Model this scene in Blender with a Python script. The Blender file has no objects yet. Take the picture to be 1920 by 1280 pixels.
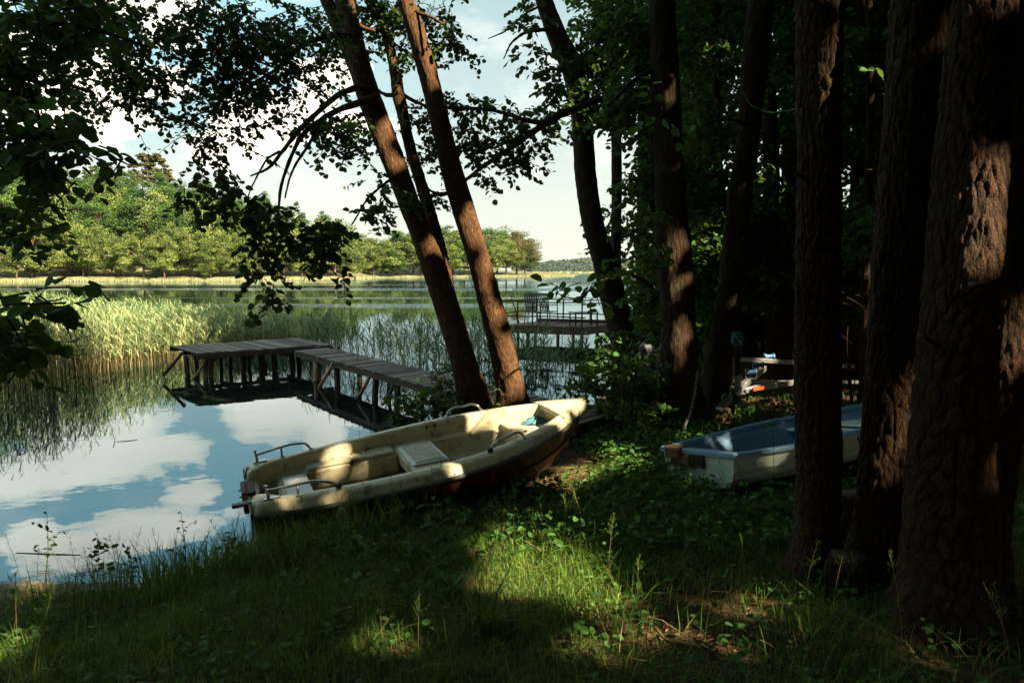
import bpy, math, numpy as np
from mathutils import Vector, Matrix
rs = np.random.RandomState(7)
SC = bpy.context.scene
COL = SC.collection
PI = math.pi

# ------------------------------------------------------------------ camera
CAMZ = 2.4
HOR = 509.0
PITCH = math.atan((640 - HOR) / 1280)
cp, sp = math.cos(PITCH), math.sin(PITCH)
cam = bpy.data.cameras.new('camera')
cam.lens = 24.0; cam.sensor_width = 36.0
cam.clip_start = 0.05; cam.clip_end = 6000
co = bpy.data.objects.new('camera', cam); COL.objects.link(co)
co.location = (0, 0, CAMZ); co.rotation_euler = (PI / 2 - PITCH, 0, 0)
SC.camera = co
SC.view_settings.view_transform = 'Standard'
SC.view_settings.look = 'None'
SC.view_settings.gamma = 1.0
SC.view_settings.exposure = 2.2
SC.cycles.max_bounces = 6
SC.cycles.diffuse_bounces = 2
SC.cycles.glossy_bounces = 3
SC.cycles.transmission_bounces = 2
SC.cycles.transparent_max_bounces = 4
SC.cycles.caustics_reflective = False
SC.cycles.caustics_refractive = False
SC.cycles.sample_clamp_indirect = 4.0
SC.cycles.use_adaptive_sampling = True
SC.cycles.adaptive_threshold = 0.02
SC.cycles.use_denoising = True

# ------------------------------------------------------------------ sun
SUN_AZ = math.radians(128)      # clockwise from the viewing direction
SUN_EL = math.radians(42)
S = np.array([math.sin(SUN_AZ) * math.cos(SUN_EL), math.cos(SUN_AZ) * math.cos(SUN_EL), math.sin(SUN_EL)])
U = np.array([-math.cos(SUN_AZ), math.sin(SUN_AZ), 0.0])
V = np.cross(S, U); V = V if V[2] > 0 else -V
sl = bpy.data.lights.new('sun', 'SUN'); sl.energy = 5.0; sl.angle = math.radians(0.53); sl.color = (1.0, 0.86, 0.62)
so = bpy.data.objects.new('sun', sl); COL.objects.link(so)
so.rotation_euler = Vector(S).to_track_quat('Z', 'Y').to_euler()

# ------------------------------------------------------------------ projection helpers
def ray(px, py):
    a, b = np.broadcast_arrays((np.asarray(px, float) - 960) / 1280, (640 - np.asarray(py, float)) / 1280)
    return np.stack([a, cp + b * sp, -sp + b * cp], -1)
def at(px, py, Y):
    d = ray(px, py); t = np.asarray(Y, float) / d[..., 1]
    return np.array([0, 0, CAMZ]) + d * np.asarray(t)[..., None]
def atz(px, py, z):
    d = ray(px, py); t = (z - CAMZ) / d[..., 2]
    return np.array([0, 0, CAMZ]) + d * np.asarray(t)[..., None]
def proj(P):
    P = np.asarray(P, float) - [0, 0, CAMZ]
    f = P[..., 1] * cp - P[..., 2] * sp; u = P[..., 1] * sp + P[..., 2] * cp
    f = np.where(np.abs(f) < 1e-6, 1e-6, f)
    return 960 + 1280 * P[..., 0] / f, 640 - 1280 * u / f, f

# ------------------------------------------------------------------ node helpers
class NT:
    def __init__(s, tree): s.t = tree; s.n = tree.nodes; s.l = tree.links
    def node(s, typ, **kw):
        n = s.n.new(typ)
        for k, v in kw.items():
            setattr(n, k, v)
        return n
    def set(s, sock, v):
        if isinstance(v, bpy.types.NodeSocket): s.l.new(v, sock)
        elif v is not None:
            try: sock.default_value = v
            except Exception: sock.default_value = tuple(v) + (1.0,)
    def math(s, op, a, b=None, c=None, clamp=False):
        n = s.node('ShaderNodeMath', operation=op); n.use_clamp = clamp
        s.set(n.inputs[0], a); s.set(n.inputs[1], b); s.set(n.inputs[2], c)
        return n.outputs[0]
    def mix(s, f, a, b):
        n = s.node('ShaderNodeMix', data_type='RGBA')
        s.set(n.inputs[0], f); s.set(n.inputs[6], a); s.set(n.inputs[7], b)
        return n.outputs[2]
    def noise(s, vec, scale, detail=4, rough=0.55, dist=0.0):
        n = s.node('ShaderNodeTexNoise'); s.set(n.inputs['Vector'], vec)
        n.inputs['Scale'].default_value = scale; n.inputs['Detail'].default_value = detail
        n.inputs['Roughness'].default_value = rough; n.inputs['Distortion'].default_value = dist
        return n.outputs[0]
    def ramp(s, f, stops):
        n = s.node('ShaderNodeValToRGB'); s.set(n.inputs[0], f); e = n.color_ramp.elements
        while len(e) < len(stops): e.new(0.5)
        for el, (p, c) in zip(e, stops):
            el.position = p
            el.color = (c, c, c, 1) if not hasattr(c, '__len__') else (tuple(c) + (1,))[:4]
        return n.outputs[0]
    def mapping(s, vec, scale=(1, 1, 1), rot=(0, 0, 0)):
        n = s.node('ShaderNodeMapping'); s.set(n.inputs[0], vec)
        n.inputs['Scale'].default_value = scale; n.inputs['Rotation'].default_value = rot
        return n.outputs[0]
    def bump(s, h, strength, dist=0.02):
        n = s.node('ShaderNodeBump'); s.set(n.inputs['Height'], h)
        s.set(n.inputs['Strength'], strength); n.inputs['Distance'].default_value = dist
        return n.outputs[0]

def material(name):
    m = bpy.data.materials.new(name); m.use_nodes = True
    t = NT(m.node_tree); t.n.clear()
    out = t.node('ShaderNodeOutputMaterial')
    p = t.node('ShaderNodeBsdfPrincipled')
    t.l.new(p.outputs[0], out.inputs[0])
    return m, t, p, out

def simple(name, col, rough=0.6, metal=0.0, var=0.25, scale=8.0, bump=0.15, dirt=None, spec=0.5, stretch=(1, 1, 1)):
    m, t, p, out = material(name)
    tc = t.node('ShaderNodeTexCoord').outputs['Object']
    v = t.mapping(tc, stretch)
    n1 = t.noise(v, scale, 6, 0.65)
    lo = [c * (1 - var) for c in col]; hi = [min(1, c * (1 + var)) for c in col]
    c = t.ramp(n1, [(0.3, lo), (0.7, hi)])
    if dirt:
        n2 = t.noise(v, scale * 2.7, 8, 0.7)
        c = t.mix(t.ramp(n2, [(dirt[1], 0.0), (dirt[1] + 0.1, dirt[2])]), c, tuple(dirt[0]) + (1,))
    t.set(p.inputs['Base Color'], c)
    p.inputs['Roughness'].default_value = rough; p.inputs['Metallic'].default_value = metal
    p.inputs['Specular IOR Level'].default_value = spec
    if bump: t.set(p.inputs['Normal'], t.bump(t.noise(v, scale * 6, 5, 0.6), bump, 0.01))
    return m

def leafmat(name, lo, hi, trans=0.35, rough=0.6, spec=0.15):
    m, t, p, out = material(name)
    a = t.node('ShaderNodeAttribute', attribute_name='tint').outputs['Fac']
    c = t.ramp(a, [(0.0, lo), (1.0, hi)])
    t.set(p.inputs['Base Color'], c); p.inputs['Roughness'].default_value = rough
    p.inputs['Specular IOR Level'].default_value = spec
    tr = t.node('ShaderNodeBsdfTranslucent')
    t.set(tr.inputs[0], t.mix(0.5, c, (0.16, 0.22, 0.02, 1)))
    mx = t.node('ShaderNodeMixShader'); mx.inputs[0].default_value = trans
    t.l.new(p.outputs[0], mx.inputs[1]); t.l.new(tr.outputs[0], mx.inputs[2]); t.l.new(mx.outputs[0], out.inputs[0])
    return m

def barkmat(name, lo, hi, sc=(16, 16, 3.4), strength=0.9, moss=0.0):
    m, t, p, out = material(name)
    tc = t.node('ShaderNodeTexCoord').outputs['Object']
    v = t.mapping(tc, sc)
    w = t.node('ShaderNodeTexVoronoi', feature='DISTANCE_TO_EDGE'); t.set(w.inputs['Vector'], t.mix(0.25, v, t.node('ShaderNodeTexNoise').outputs[1]))
    vv = t.node('ShaderNodeVectorMath', operation='ADD')
    nz = t.node('ShaderNodeTexNoise'); t.set(nz.inputs['Vector'], v); nz.inputs['Scale'].default_value = 0.9; nz.inputs['Detail'].default_value = 5
    t.l.new(v, vv.inputs[0]); t.l.new(nz.outputs[1], vv.inputs[1]); t.l.new(vv.outputs[0], w.inputs['Vector'])
    w.inputs['Scale'].default_value = 1.0
    crack = t.ramp(w.outputs['Distance'], [(0.0, 0.0), (0.22, 1.0)])
    n = t.noise(v, 2.5, 8, 0.7)
    n2 = t.noise(tc, 3.0, 5, 0.6)
    h = t.math('ADD', t.math('MULTIPLY', crack, 0.35), t.math('MULTIPLY', n, 0.85))
    at_ = t.node('ShaderNodeAttribute', attribute_name='tint').outputs['Fac']
    h = t.math('MULTIPLY', h, t.math('ADD', 0.35, t.math('MULTIPLY', at_, 0.8)))
    c = t.mix(t.ramp(h, [(0.30, 0.0), (0.92, 1.0)]), tuple(lo) + (1,), tuple(hi) + (1,))
    c = t.mix(t.ramp(n2, [(0.45, 0.0), (0.75, 0.45)]), c, tuple(x * 0.6 for x in hi) + (1,))
    if moss:
        c = t.mix(t.ramp(t.noise(tc, 5.0, 6, 0.7), [(0.5, 0.0), (0.62, moss)]), c, (0.05, 0.07, 0.02, 1))
    t.set(p.inputs['Base Color'], c)
    p.inputs['Roughness'].default_value = 0.9; p.inputs['Specular IOR Level'].default_value = 0.2
    t.set(p.inputs['Normal'], t.bump(h, strength, 0.03))
    return m

# ------------------------------------------------------------------ world
w = bpy.data.worlds.new('World'); SC.world = w; w.use_nodes = True
t = NT(w.node_tree); t.n.clear()
wo = t.node('ShaderNodeOutputWorld'); bg = t.node('ShaderNodeBackground'); t.l.new(bg.outputs[0], wo.inputs[0])
sky = t.node('ShaderNodeTexSky', sky_type='NISHITA'); sky.sun_disc = False
sky.sun_elevation = SUN_EL; sky.sun_rotation = SUN_AZ; sky.air_density = 1.0; sky.dust_density = 1.2; sky.ozone_density = 1.0
gen = t.node('ShaderNodeTexCoord').outputs['Generated']
sx = t.node('ShaderNodeSeparateXYZ'); t.l.new(gen, sx.inputs[0])
X, Yw, Z = sx.outputs
hyp = t.math('SQRT', t.math('ADD', t.math('MULTIPLY', X, X), t.math('MULTIPLY', Yw, Yw)))
el = t.math('DIVIDE', Z, t.math('MAXIMUM', hyp, 0.02))
azm = t.math('ARCTAN2', X, Yw)
cv = t.node('ShaderNodeCombineXYZ'); t.l.new(azm, cv.inputs[0]); t.l.new(t.math('MULTIPLY', el, 1.8), cv.inputs[1])
cvec = cv.outputs[0]
nA = t.noise(cvec, 3.2, 2, 0.5)
nB = t.noise(cvec, 11.0, 9, 0.62)
blob = None
# cloud banks: (pixel x, pixel y, half width, half height) as seen mirrored on the lake, or seen directly
for (bx, by, brx, bry) in [(130, 880, 250, 62), (285, 845, 120, 38), (220, 1010, 230, 55), (365, 928, 60, 34), (620, 778, 175, 40), (500, 775, 90, 26), (60, 1010, 70, 40),
                           (640, 862, 110, 40), (500, 225, 120, 70), (655, 150, 45, 34), (590, 190, 60, 40), (430, 285, 90, 50), (150, 210, 150, 80), (420, 1180, 300, 60)]:
    r0 = ray(bx, by); e0 = abs(r0[2]) / math.hypot(r0[0], r0[1]); a0 = math.atan2(r0[0], r0[1])
    ra = brx / 1280; re = bry / 1280
    dx = t.math('DIVIDE', t.math('SUBTRACT', azm, a0), ra); dy = t.math('DIVIDE', t.math('SUBTRACT', el, e0), re)
    d = t.math('SQRT', t.math('ADD', t.math('MULTIPLY', dx, dx), t.math('MULTIPLY', dy, dy)))
    b = t.math('SUBTRACT', 1.0, d)
    blob = b if blob is None else t.math('MAXIMUM', blob, b)
dens = t.math('ADD', t.math('SUBTRACT', t.math('MAXIMUM', blob, -1.5), 0.22), t.math('MULTIPLY', t.math('SUBTRACT', nB, 0.5), 1.4))
cmask = t.ramp(dens, [(0.0, 0.0), (0.05, 0.6), (0.3, 1.0)])
gen_c = t.math('ADD', t.math('MULTIPLY', nA, 0.55), t.math('MULTIPLY', nB, 0.45))
cm2 = t.math('MULTIPLY', t.ramp(gen_c, [(0.50, 0.0), (0.64, 0.8)]), t.ramp(el, [(0.06, 0.0), (0.16, 0.30), (0.45, 0.30), (0.6, 1.0)]))
cmask = t.math('MAXIMUM', cmask, cm2)
hi_ = t.ramp(el, [(0.5, 0.72), (0.75, 0.2)])
skyc = t.mix(hi_, sky.outputs[0], (3.1, 4.3, 4.15, 1))
hz = t.ramp(el, [(0.0, 0.85), (0.10, 0.6), (0.24, 0.2), (0.45, 0.0)])
skyc = t.mix(t.math('MULTIPLY', t.ramp(t.math('ADD', azm, 1.0), [(0.60, 1.0), (0.90, 0.0)]), t.ramp(el, [(0.10, 0.0), (0.22, 1.0)])), skyc, (2.2, 4.6, 5.4, 1))
skyc = t.mix(hz, skyc, (5.5, 5.4, 4.3, 1))
ccol = t.mix(t.ramp(nA, [(0.35, 0.0), (0.65, 1.0)]), (9.2, 8.3, 6.8, 1), (13.5, 11.9, 9.6, 1))
skyc = t.mix(cmask, skyc, ccol)
skyc = t.mix(0.17, skyc, (0, 0, 0, 1))
t.set(bg.inputs[0], skyc); bg.inputs[1].default_value = 0.05
SKYSTR = bg

# ------------------------------------------------------------------ mesh builder
class MB:
    def __init__(s): s.v = []; s.f = []; s.n = 0; s.t = []
    def add(s, v, f, mat=0, tint=0.5, smooth=False):
        v = np.asarray(v, np.float32).reshape(-1, 3)
        fs = f if isinstance(f, list) and len(f) and isinstance(f[0], np.ndarray) and f[0].ndim == 2 else [np.asarray(f)]
        for a in fs:
            if len(a): s.f.append((np.asarray(a, np.int64) + s.n, mat, smooth))
        s.v.append(v); s.t.append(np.broadcast_to(np.asarray(tint, np.float32), (len(v),))); s.n += len(v)
        return s
    def build(s, name, mats, parent=None, loc=None):
        me = bpy.data.meshes.new(name)
        if s.n:
            v = np.concatenate(s.v)
            if loc is not None: v = v - np.asarray(loc, np.float32)
            me.vertices.add(len(v)); me.vertices.foreach_set('co', v.ravel())
            li = np.concatenate([a.ravel() for a, _, _ in s.f]).astype(np.int32)
            lt = np.concatenate([np.full(len(a), a.shape[1]) for a, _, _ in s.f]).astype(np.int32)
            ls = np.concatenate([[0], np.cumsum(lt)[:-1]]).astype(np.int32)
            me.loops.add(len(li)); me.loops.foreach_set('vertex_index', li)
            me.polygons.add(len(lt)); me.polygons.foreach_set('loop_start', ls); me.polygons.foreach_set('loop_total', lt)
            me.polygons.foreach_set('material_index', np.concatenate([np.full(len(a), m) for a, m, _ in s.f]).astype(np.int32))
            me.polygons.foreach_set('use_smooth', np.concatenate([np.full(len(a), sm) for a, _, sm in s.f]).astype(bool))
            at_ = me.attributes.new('tint', 'FLOAT', 'POINT'); at_.data.foreach_set('value', np.concatenate(s.t).astype(np.float32))
            me.update(calc_edges=True)
        for m in (mats if isinstance(mats, (list, tuple)) else [mats]): me.materials.append(m)
        o = bpy.data.objects.new(name, me); COL.objects.link(o)
        if loc is not None: o.location = loc
        if parent is not None: o.parent = parent
        return o

def tag(o, label=None, cat=None, group=None, kind=None):
    if label: o['label'] = label
    if cat: o['category'] = cat
    if group: o['group'] = group
    if kind: o['kind'] = kind
    return o
def empty(name, loc, label=None, cat=None, group=None, rz=0.0):
    o = bpy.data.objects.new(name, None); COL.objects.link(o); o.location = loc; o.rotation_euler = (0, 0, rz); o.empty_display_size = 0.2
    return tag(o, label, cat, group)
def child(mb, name, mats, root, label=None):
    """mesh given in world space, parented to an unrotated Empty"""
    o = mb.build(name, mats, root)
    r = root; off = Vector((0, 0, 0))
    while r is not None: off += r.location; r = r.parent
    if off.length: o.data.transform(Matrix.Translation(-off))
    if label: o['label'] = label
    return o
def copy_tree(o, parent=None):
    c = o.copy(); COL.objects.link(c); c.parent = parent
    for ch in o.children: copy_tree(ch, c)
    return c

def box(mb, c, s, R=None, mat=0, tint=0.5, bev=0.0):
    s = np.asarray(s, float) / 2; c = np.asarray(c, float)
    if bev:
        b = min(bev, s.min() * 0.9); vs = []
        for sx_ in (-1, 1):
            for sy_ in (-1, 1):
                for sz_ in (-1, 1):
                    k = np.array([sx_, sy_, sz_])
                    for ax in range(3):
                        d = s - b; d[ax] = s[ax]; vs.append(k * d)
        v = np.array(vs)
        f4 = []; idx = lambda a, b_, c_, ax: (((a > 0) * 4 + (b_ > 0) * 2 + (c_ > 0)) * 3 + ax)
        f4 = [[idx(1, -1, -1, 0), idx(1, 1, -1, 0), idx(1, 1, 1, 0), idx(1, -1, 1, 0)], [idx(-1, 1, -1, 0), idx(-1, -1, -1, 0), idx(-1, -1, 1, 0), idx(-1, 1, 1, 0)],
              [idx(1, 1, -1, 1), idx(-1, 1, -1, 1), idx(-1, 1, 1, 1), idx(1, 1, 1, 1)], [idx(-1, -1, -1, 1), idx(1, -1, -1, 1), idx(1, -1, 1, 1), idx(-1, -1, 1, 1)],
              [idx(-1, -1, 1, 2), idx(1, -1, 1, 2), idx(1, 1, 1, 2), idx(-1, 1, 1, 2)], [idx(-1, 1, -1, 2), idx(1, 1, -1, 2), idx(1, -1, -1, 2), idx(-1, -1, -1, 2)]]
        for a in (-1, 1):
            for b_ in (-1, 1):
                q = [idx(a, b_, -1, 0), idx(a, b_, 1, 0), idx(a, b_, 1, 1), idx(a, b_, -1, 1)]; f4.append(q if a * b_ < 0 else q[::-1])
                q = [idx(a, -1, b_, 0), idx(a, 1, b_, 0), idx(a, 1, b_, 2), idx(a, -1, b_, 2)]; f4.append(q[::-1] if a * b_ < 0 else q)
                q = [idx(-1, a, b_, 1), idx(1, a, b_, 1), idx(1, a, b_, 2), idx(-1, a, b_, 2)]; f4.append(q if a * b_ < 0 else q[::-1])
        f3 = []
        for a in (-1, 1):
            for b_ in (-1, 1):
                for c_ in (-1, 1):
                    q = [idx(a, b_, c_, 0), idx(a, b_, c_, 1), idx(a, b_, c_, 2)]; f3.append(q if a * b_ * c_ > 0 else q[::-1])
        f = [np.array(f4), np.array(f3)]
    else:
        v = np.array([[x, y, z] for x in (-1, 1) for y in (-1, 1) for z in (-1, 1)]) * s
        f = np.array([[0, 1, 3, 2], [4, 6, 7, 5], [0, 4, 5, 1], [2, 3, 7, 6], [0, 2, 6, 4], [1, 5, 7, 3]])
    if R is not None: v = v @ np.asarray(R).T
    mb.add(v + c, f, mat, tint); return mb
def frame_of(d, up=(0, 0, 1)):
    d = np.asarray(d, float); d = d / np.linalg.norm(d); u = np.asarray(up, float)
    if abs(d @ u) > 0.98: u = np.array([1.0, 0, 0])
    s = np.cross(u, d); s /= np.linalg.norm(s); u = np.cross(d, s)
    return np.stack([d, s, u], 1)
def bar(mb, a, b, wd, h, mat=0, tint=0.5, bev=0.0):
    a = np.asarray(a, float); b = np.asarray(b, float)
    return box(mb, (a + b) / 2, (np.linalg.norm(b - a), wd, h), frame_of(b - a), mat, tint, bev)
def spline(P, n):
    P = np.asarray(P, float); 
    if len(P) < 3:
        tt = np.linspace(0, 1, n)[:, None]; return P[0] * (1 - tt) + P[-1] * tt
    d = np.concatenate([[0], np.cumsum(np.linalg.norm(np.diff(P[:, :3], axis=0), axis=1))])
    x = np.linspace(0, d[-1], n); m = np.gradient(P, d, axis=0)
    i = np.clip(np.searchsorted(d, x, side='right') - 1, 0, len(d) - 2)
    h = (d[i + 1] - d[i]); s = ((x - d[i]) / h)[:, None]; h = h[:, None]
    return (2 * s**3 - 3 * s**2 + 1) * P[i] + (s**3 - 2 * s**2 + s) * h * m[i] + (-2 * s**3 + 3 * s**2) * P[i + 1] + (s**3 - s**2) * h * m[i + 1]
def tube(mb, P, r, seg=8, mat=0, tint=0.5, disp=None, cap=True, smooth=True):
    P = np.asarray(P, float); n = len(P); r = np.broadcast_to(np.asarray(r, float), (n,))
    T = np.gradient(P, axis=0); T /= np.linalg.norm(T, axis=1)[:, None] + 1e-9
    a = np.array([1.0, 0, 0]) if abs(T[0][0]) < 0.8 else np.array([0, 1.0, 0])
    N = np.zeros_like(P); cur = a - T[0] * (a @ T[0])
    for i in range(n):
        cur = cur - T[i] * (cur @ T[i]); cur = cur / np.linalg.norm(cur); N[i] = cur
    B = np.cross(T, N); th = np.linspace(0, 2 * PI, seg, endpoint=False)
    R = np.broadcast_to(r[:, None], (n, seg)).copy()
    if disp is not None:
        L = np.concatenate([[0], np.cumsum(np.linalg.norm(np.diff(P, axis=0), axis=1))])
        D_ = disp(np.broadcast_to(th, (n, seg)), np.broadcast_to(L[:, None], (n, seg)), R)
        R = R + (D_[0] if isinstance(D_, tuple) else D_)
        if isinstance(D_, tuple): tint = D_[1].reshape(-1)
    v = P[:, None] + N[:, None] * (np.cos(th)[None, :, None] * R[..., None]) + B[:, None] * (np.sin(th)[None, :, None] * R[..., None])
    i = np.arange(n - 1)[:, None] * seg; j = np.arange(seg)[None]; k = (j + 1) % seg
    f = np.stack([i + j, i + k, i + seg + k, i + seg + j], -1).reshape(-1, 4)
    fs = [f]
    if cap: fs += [np.arange(seg)[::-1][None], (np.arange(seg) + (n - 1) * seg)[None]]
    mb.add(v.reshape(-1, 3), fs, mat, tint, smooth); return mb
def grid(mb, G, mat=0, tint=0.5, smooth=True, flip=False, closed=False):
    G = np.asarray(G, float); n, m = G.shape[:2]
    i = np.arange(n - 1)[:, None] * m; j = np.arange(m if closed else m - 1)[None]; k = (j + 1) % m
    f = np.stack([i + j, i + m + j, i + m + k, i + k], -1).reshape(-1, 4)
    if flip: f = f[:, ::-1]
    mb.add(G.reshape(-1, 3), f, mat, tint, smooth); return mb

# ------------------------------------------------------------------ noise
_w = rs.normal(size=(14, 2)); _ph = rs.uniform(0, 6.28, 14)
def sn(x, y, f=1.0, k=14):
    o = 0
    for i in range(k): o = o + np.sin((x * _w[i, 0] + y * _w[i, 1]) * f * (1 + 0.25 * i) + _ph[i]) / (1 + 0.25 * i)
    return o / 4.0
def h2(i, j, s=0.0):
    q = np.sin(i * 127.1 + j * 311.7 + s * 74.7) * 43758.5453
    return q - np.floor(q)
def worley(u, v, nu, seed=0):
    iu = np.floor(u); iv = np.floor(v); f1 = np.full(u.shape, 9.0); f2 = f1.copy(); idn = np.zeros(u.shape)
    for a in (-1, 0, 1):
        for b in (-1, 0, 1):
            cu = iu + a; cvv = iv + b; cm = np.mod(cu, nu)
            dx = cu + h2(cm, cvv, seed) - u; dy = cvv + h2(cm, cvv, seed + 5) - v
            d = np.sqrt(dx * dx + dy * dy); m = d < f1
            f2 = np.where(m, f1, np.minimum(f2, d)); idn = np.where(m, h2(cm, cvv, seed + 9), idn); f1 = np.where(m, d, f1)
    return f1, f2, idn

# ------------------------------------------------------------------ materials
M = {}
M['leaf_alder'] = leafmat('alder_leaf', (0.016, 0.045, 0.009), (0.055, 0.12, 0.022), 0.3)
M['leaf_linden'] = leafmat('linden_leaf', (0.018, 0.055, 0.012), (0.085, 0.20, 0.036), 0.36)
M['leaf_wood'] = leafmat('woodland_leaf', (0.02, 0.06, 0.012), (0.085, 0.19, 0.035), 0.35)
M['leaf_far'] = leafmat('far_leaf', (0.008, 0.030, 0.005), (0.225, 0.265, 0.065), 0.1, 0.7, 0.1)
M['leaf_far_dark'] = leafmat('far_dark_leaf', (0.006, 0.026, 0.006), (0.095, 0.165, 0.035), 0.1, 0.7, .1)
M['leaf_far_brown'] = leafmat('far_brown_leaf', (0.05, 0.05, 0.014), (0.15, 0.13, 0.045), 0.25, 0.6)
M['leaf_hill'] = leafmat('hill_wood_leaf', (0.020, 0.036, 0.022), (0.040, 0.062, 0.036), 0.1, 0.8)
M['grass'] = leafmat('grass_blade', (0.008, 0.034, 0.006), (0.20, 0.34, 0.05), 0.45, 0.55, 0.15)
M['straw'] = leafmat('straw', (0.13, 0.075, 0.028), (0.42, 0.30, 0.13), 0.2, 0.6)
M['reed_leaf'] = leafmat('reed_leaf', (0.022, 0.075, 0.022), (0.40, 0.45, 0.20), 0.25, 0.6, 0.15)
M['reed_stem'] = leafmat('reed_stem', (0.035, 0.05, 0.018), (0.46, 0.34, 0.16), 0.15, 0.6, 0.15)
M['litter'] = leafmat('fallen_leaf', (0.04, 0.018, 0.009), (0.22, 0.105, 0.045), 0.1, 0.7)
M['bark_alder'] = barkmat('alder_bark', (0.035, 0.017, 0.007), (0.17, 0.080, 0.032), (48, 48, 9), 0.6)
M['bark_dark'] = barkmat('dark_bark', (0.018, 0.010, 0.005), (0.072, 0.034, 0.015), (42, 42, 6), 0.7, 0.25)
M['bark_pine'] = barkmat('pine_bark', (0.016, 0.008, 0.004), (0.082, 0.036, 0.015), (60, 60, 22), 0.6, 0.12)
M['bark_far'] = simple('far_bark', (0.22, 0.13, 0.08), 0.9, scale=1.0)
M['bark_birch'] = simple('birch_bark', (0.62, 0.58, 0.48), 0.7, scale=1.0, dirt=((0.05, 0.04, 0.03), 0.58, 0.9))
M['cut_wood'] = simple('cut_wood', (0.055, 0.032, 0.018), 0.9, scale=14, var=.5, bump=.6)
M['deck_wood'] = simple('weathered_deck', (0.10, 0.078, 0.062), 0.75, var=0.45, scale=5, bump=0.4, dirt=((0.26, 0.19, 0.13), 0.60, 0.6))
m_d, t, p, out = material('weathered_planks'); tc = t.node('ShaderNodeTexCoord').outputs['Object']; at_ = t.node('ShaderNodeAttribute', attribute_name='tint').outputs['Fac']
n_ = t.noise(tc, 5, 8, .7); c = t.ramp(t.math('ADD', t.math('MULTIPLY', n_, .6), t.math('MULTIPLY', at_, .4)), [(.3, (.028, .020, .014)), (.5, (.085, .062, .045)), (.72, (.20, .155, .115))])
t.set(p.inputs['Base Color'], c); p.inputs['Roughness'].default_value = .8; t.set(p.inputs['Normal'], t.bump(t.noise(tc, 30, 6, .7), .5, .01)); M['deck_wood'] = m_d
M['post_wood'] = simple('jetty_post', (0.075, 0.045, 0.028), 0.85, var=0.4, scale=6, bump=0.5, stretch=(3, 3, 0.6))
M['sunlit_wood'] = simple('sunlit_post', (0.42, 0.22, 0.10), 0.7, var=0.45, scale=6, bump=0.4, dirt=((0.09, 0.05, 0.03), 0.5, 0.8), stretch=(3, 3, 0.8))  # brighter orange copy of the post wood, sunlight painted into its colour
M['red_wood'] = simple('red_painted_wood', (0.10, 0.03, 0.02), 0.6, var=0.3, scale=5, bump=0.2, dirt=((0.06, 0.03, 0.02), 0.55, 0.6))
M['rail_wood'] = simple('dark_rail', (0.05, 0.032, 0.022), 0.8, scale=8)
M['chair_plastic'] = simple('grey_plastic', (0.10, 0.12, 0.13), 0.4, var=0.1)
M['table_grey'] = simple('table_board', (0.24, 0.30, 0.33), 0.5, var=0.2)
M['gelcoat'] = simple('cream_gelcoat', (0.56, 0.475, 0.30), 0.42, var=0.14, scale=3, bump=0.08, dirt=((0.15, 0.10, 0.05), 0.53, 0.7), spec=0.35)
M['lid_white'] = simple('white_lid', (0.66, 0.66, 0.60), 0.45, var=0.08, scale=4, bump=0.05, dirt=((0.30, 0.24, 0.16), 0.56, 0.5))
M['hull_red'] = simple('dark_red_hull', (0.14, 0.013, 0.008), 0.55, var=0.4, scale=4, bump=0.1, dirt=((0.016, 0.009, 0.007), 0.42, 0.93), stretch=(1, 1, 1))
M['rubber'] = simple('rubber_rail', (0.075, 0.070, 0.062), 0.6, var=0.25, scale=10, dirt=((0.3, 0.27, 0.2), 0.62, 0.5))
M['steel'] = simple('rail_steel', (0.42, 0.40, 0.36), 0.3, 0.9, var=0.15, bump=0.03, dirt=((0.15, 0.08, 0.04), 0.66, 0.6))
M['black_metal'] = simple('black_fitting', (0.02, 0.02, 0.02), 0.5, 0.3)
M['rust'] = simple('rusty_bracket', (0.13, 0.06, 0.03), 0.8, 0.2, var=0.4)
M['blue_in'] = simple('blue_gelcoat', (0.15, 0.24, 0.36), 0.4, var=0.12, scale=3, bump=0.04, dirt=((0.05, 0.08, 0.11), 0.58, 0.5))
M['blue_rim'] = simple('light_blue_rim', (0.17, 0.31, 0.44), 0.4, var=0.12, scale=4, bump=0.04, dirt=((0.06, 0.10, 0.12), 0.60, 0.5))
M['white_hull'] = simple('off_white_hull', (0.50, 0.55, 0.46), 0.45, var=0.10, scale=3, bump=0.04, dirt=((0.20, 0.22, 0.15), 0.56, 0.6))
M['orange_wood'] = simple('orange_wood_pad', (0.15, 0.06, 0.022), 0.7, var=0.25, stretch=(1, 1, 4))
M['galv'] = simple('galvanised_steel', (0.27, 0.26, 0.24), 0.5, 0.8, var=0.2, scale=6, dirt=((0.20, 0.14, 0.08), 0.6, 0.4))
M['blue_rubber'] = simple('blue_roller', (0.09, 0.21, 0.42), 0.5, var=0.15)
M['winch'] = simple('blue_green_winch', (0.035, 0.12, 0.13), 0.5, var=0.3)
M['reflector'] = simple('red_reflector', (0.75, 0.07, 0.02), 0.3, var=0.1)
M['reflector_o'] = simple('orange_reflector', (0.8, 0.22, 0.03), 0.3, var=0.1)
M['bag'] = simple('clear_grey_plastic', (0.022, 0.025, 0.027), 0.35, var=0.7, scale=20, bump=0.8)
M['fender'] = simple('white_fender', (0.55, 0.55, 0.50), 0.5, var=0.15, dirt=((0.2, 0.2, 0.15), 0.55, 0.6))
M['rope'] = simple('rope', (0.32, 0.30, 0.25), 0.9)
M['sail'] = simple('sail_cloth', (0.85, 0.85, 0.82), 0.6, var=0.03)
M['cloth_blue'] = simple('blue_cloth', (0.05, 0.15, 0.19), 0.8, var=0.3, bump=0.6)
M['tyre'] = simple('tyre', (0.02, 0.02, 0.02), 0.8)

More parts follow.
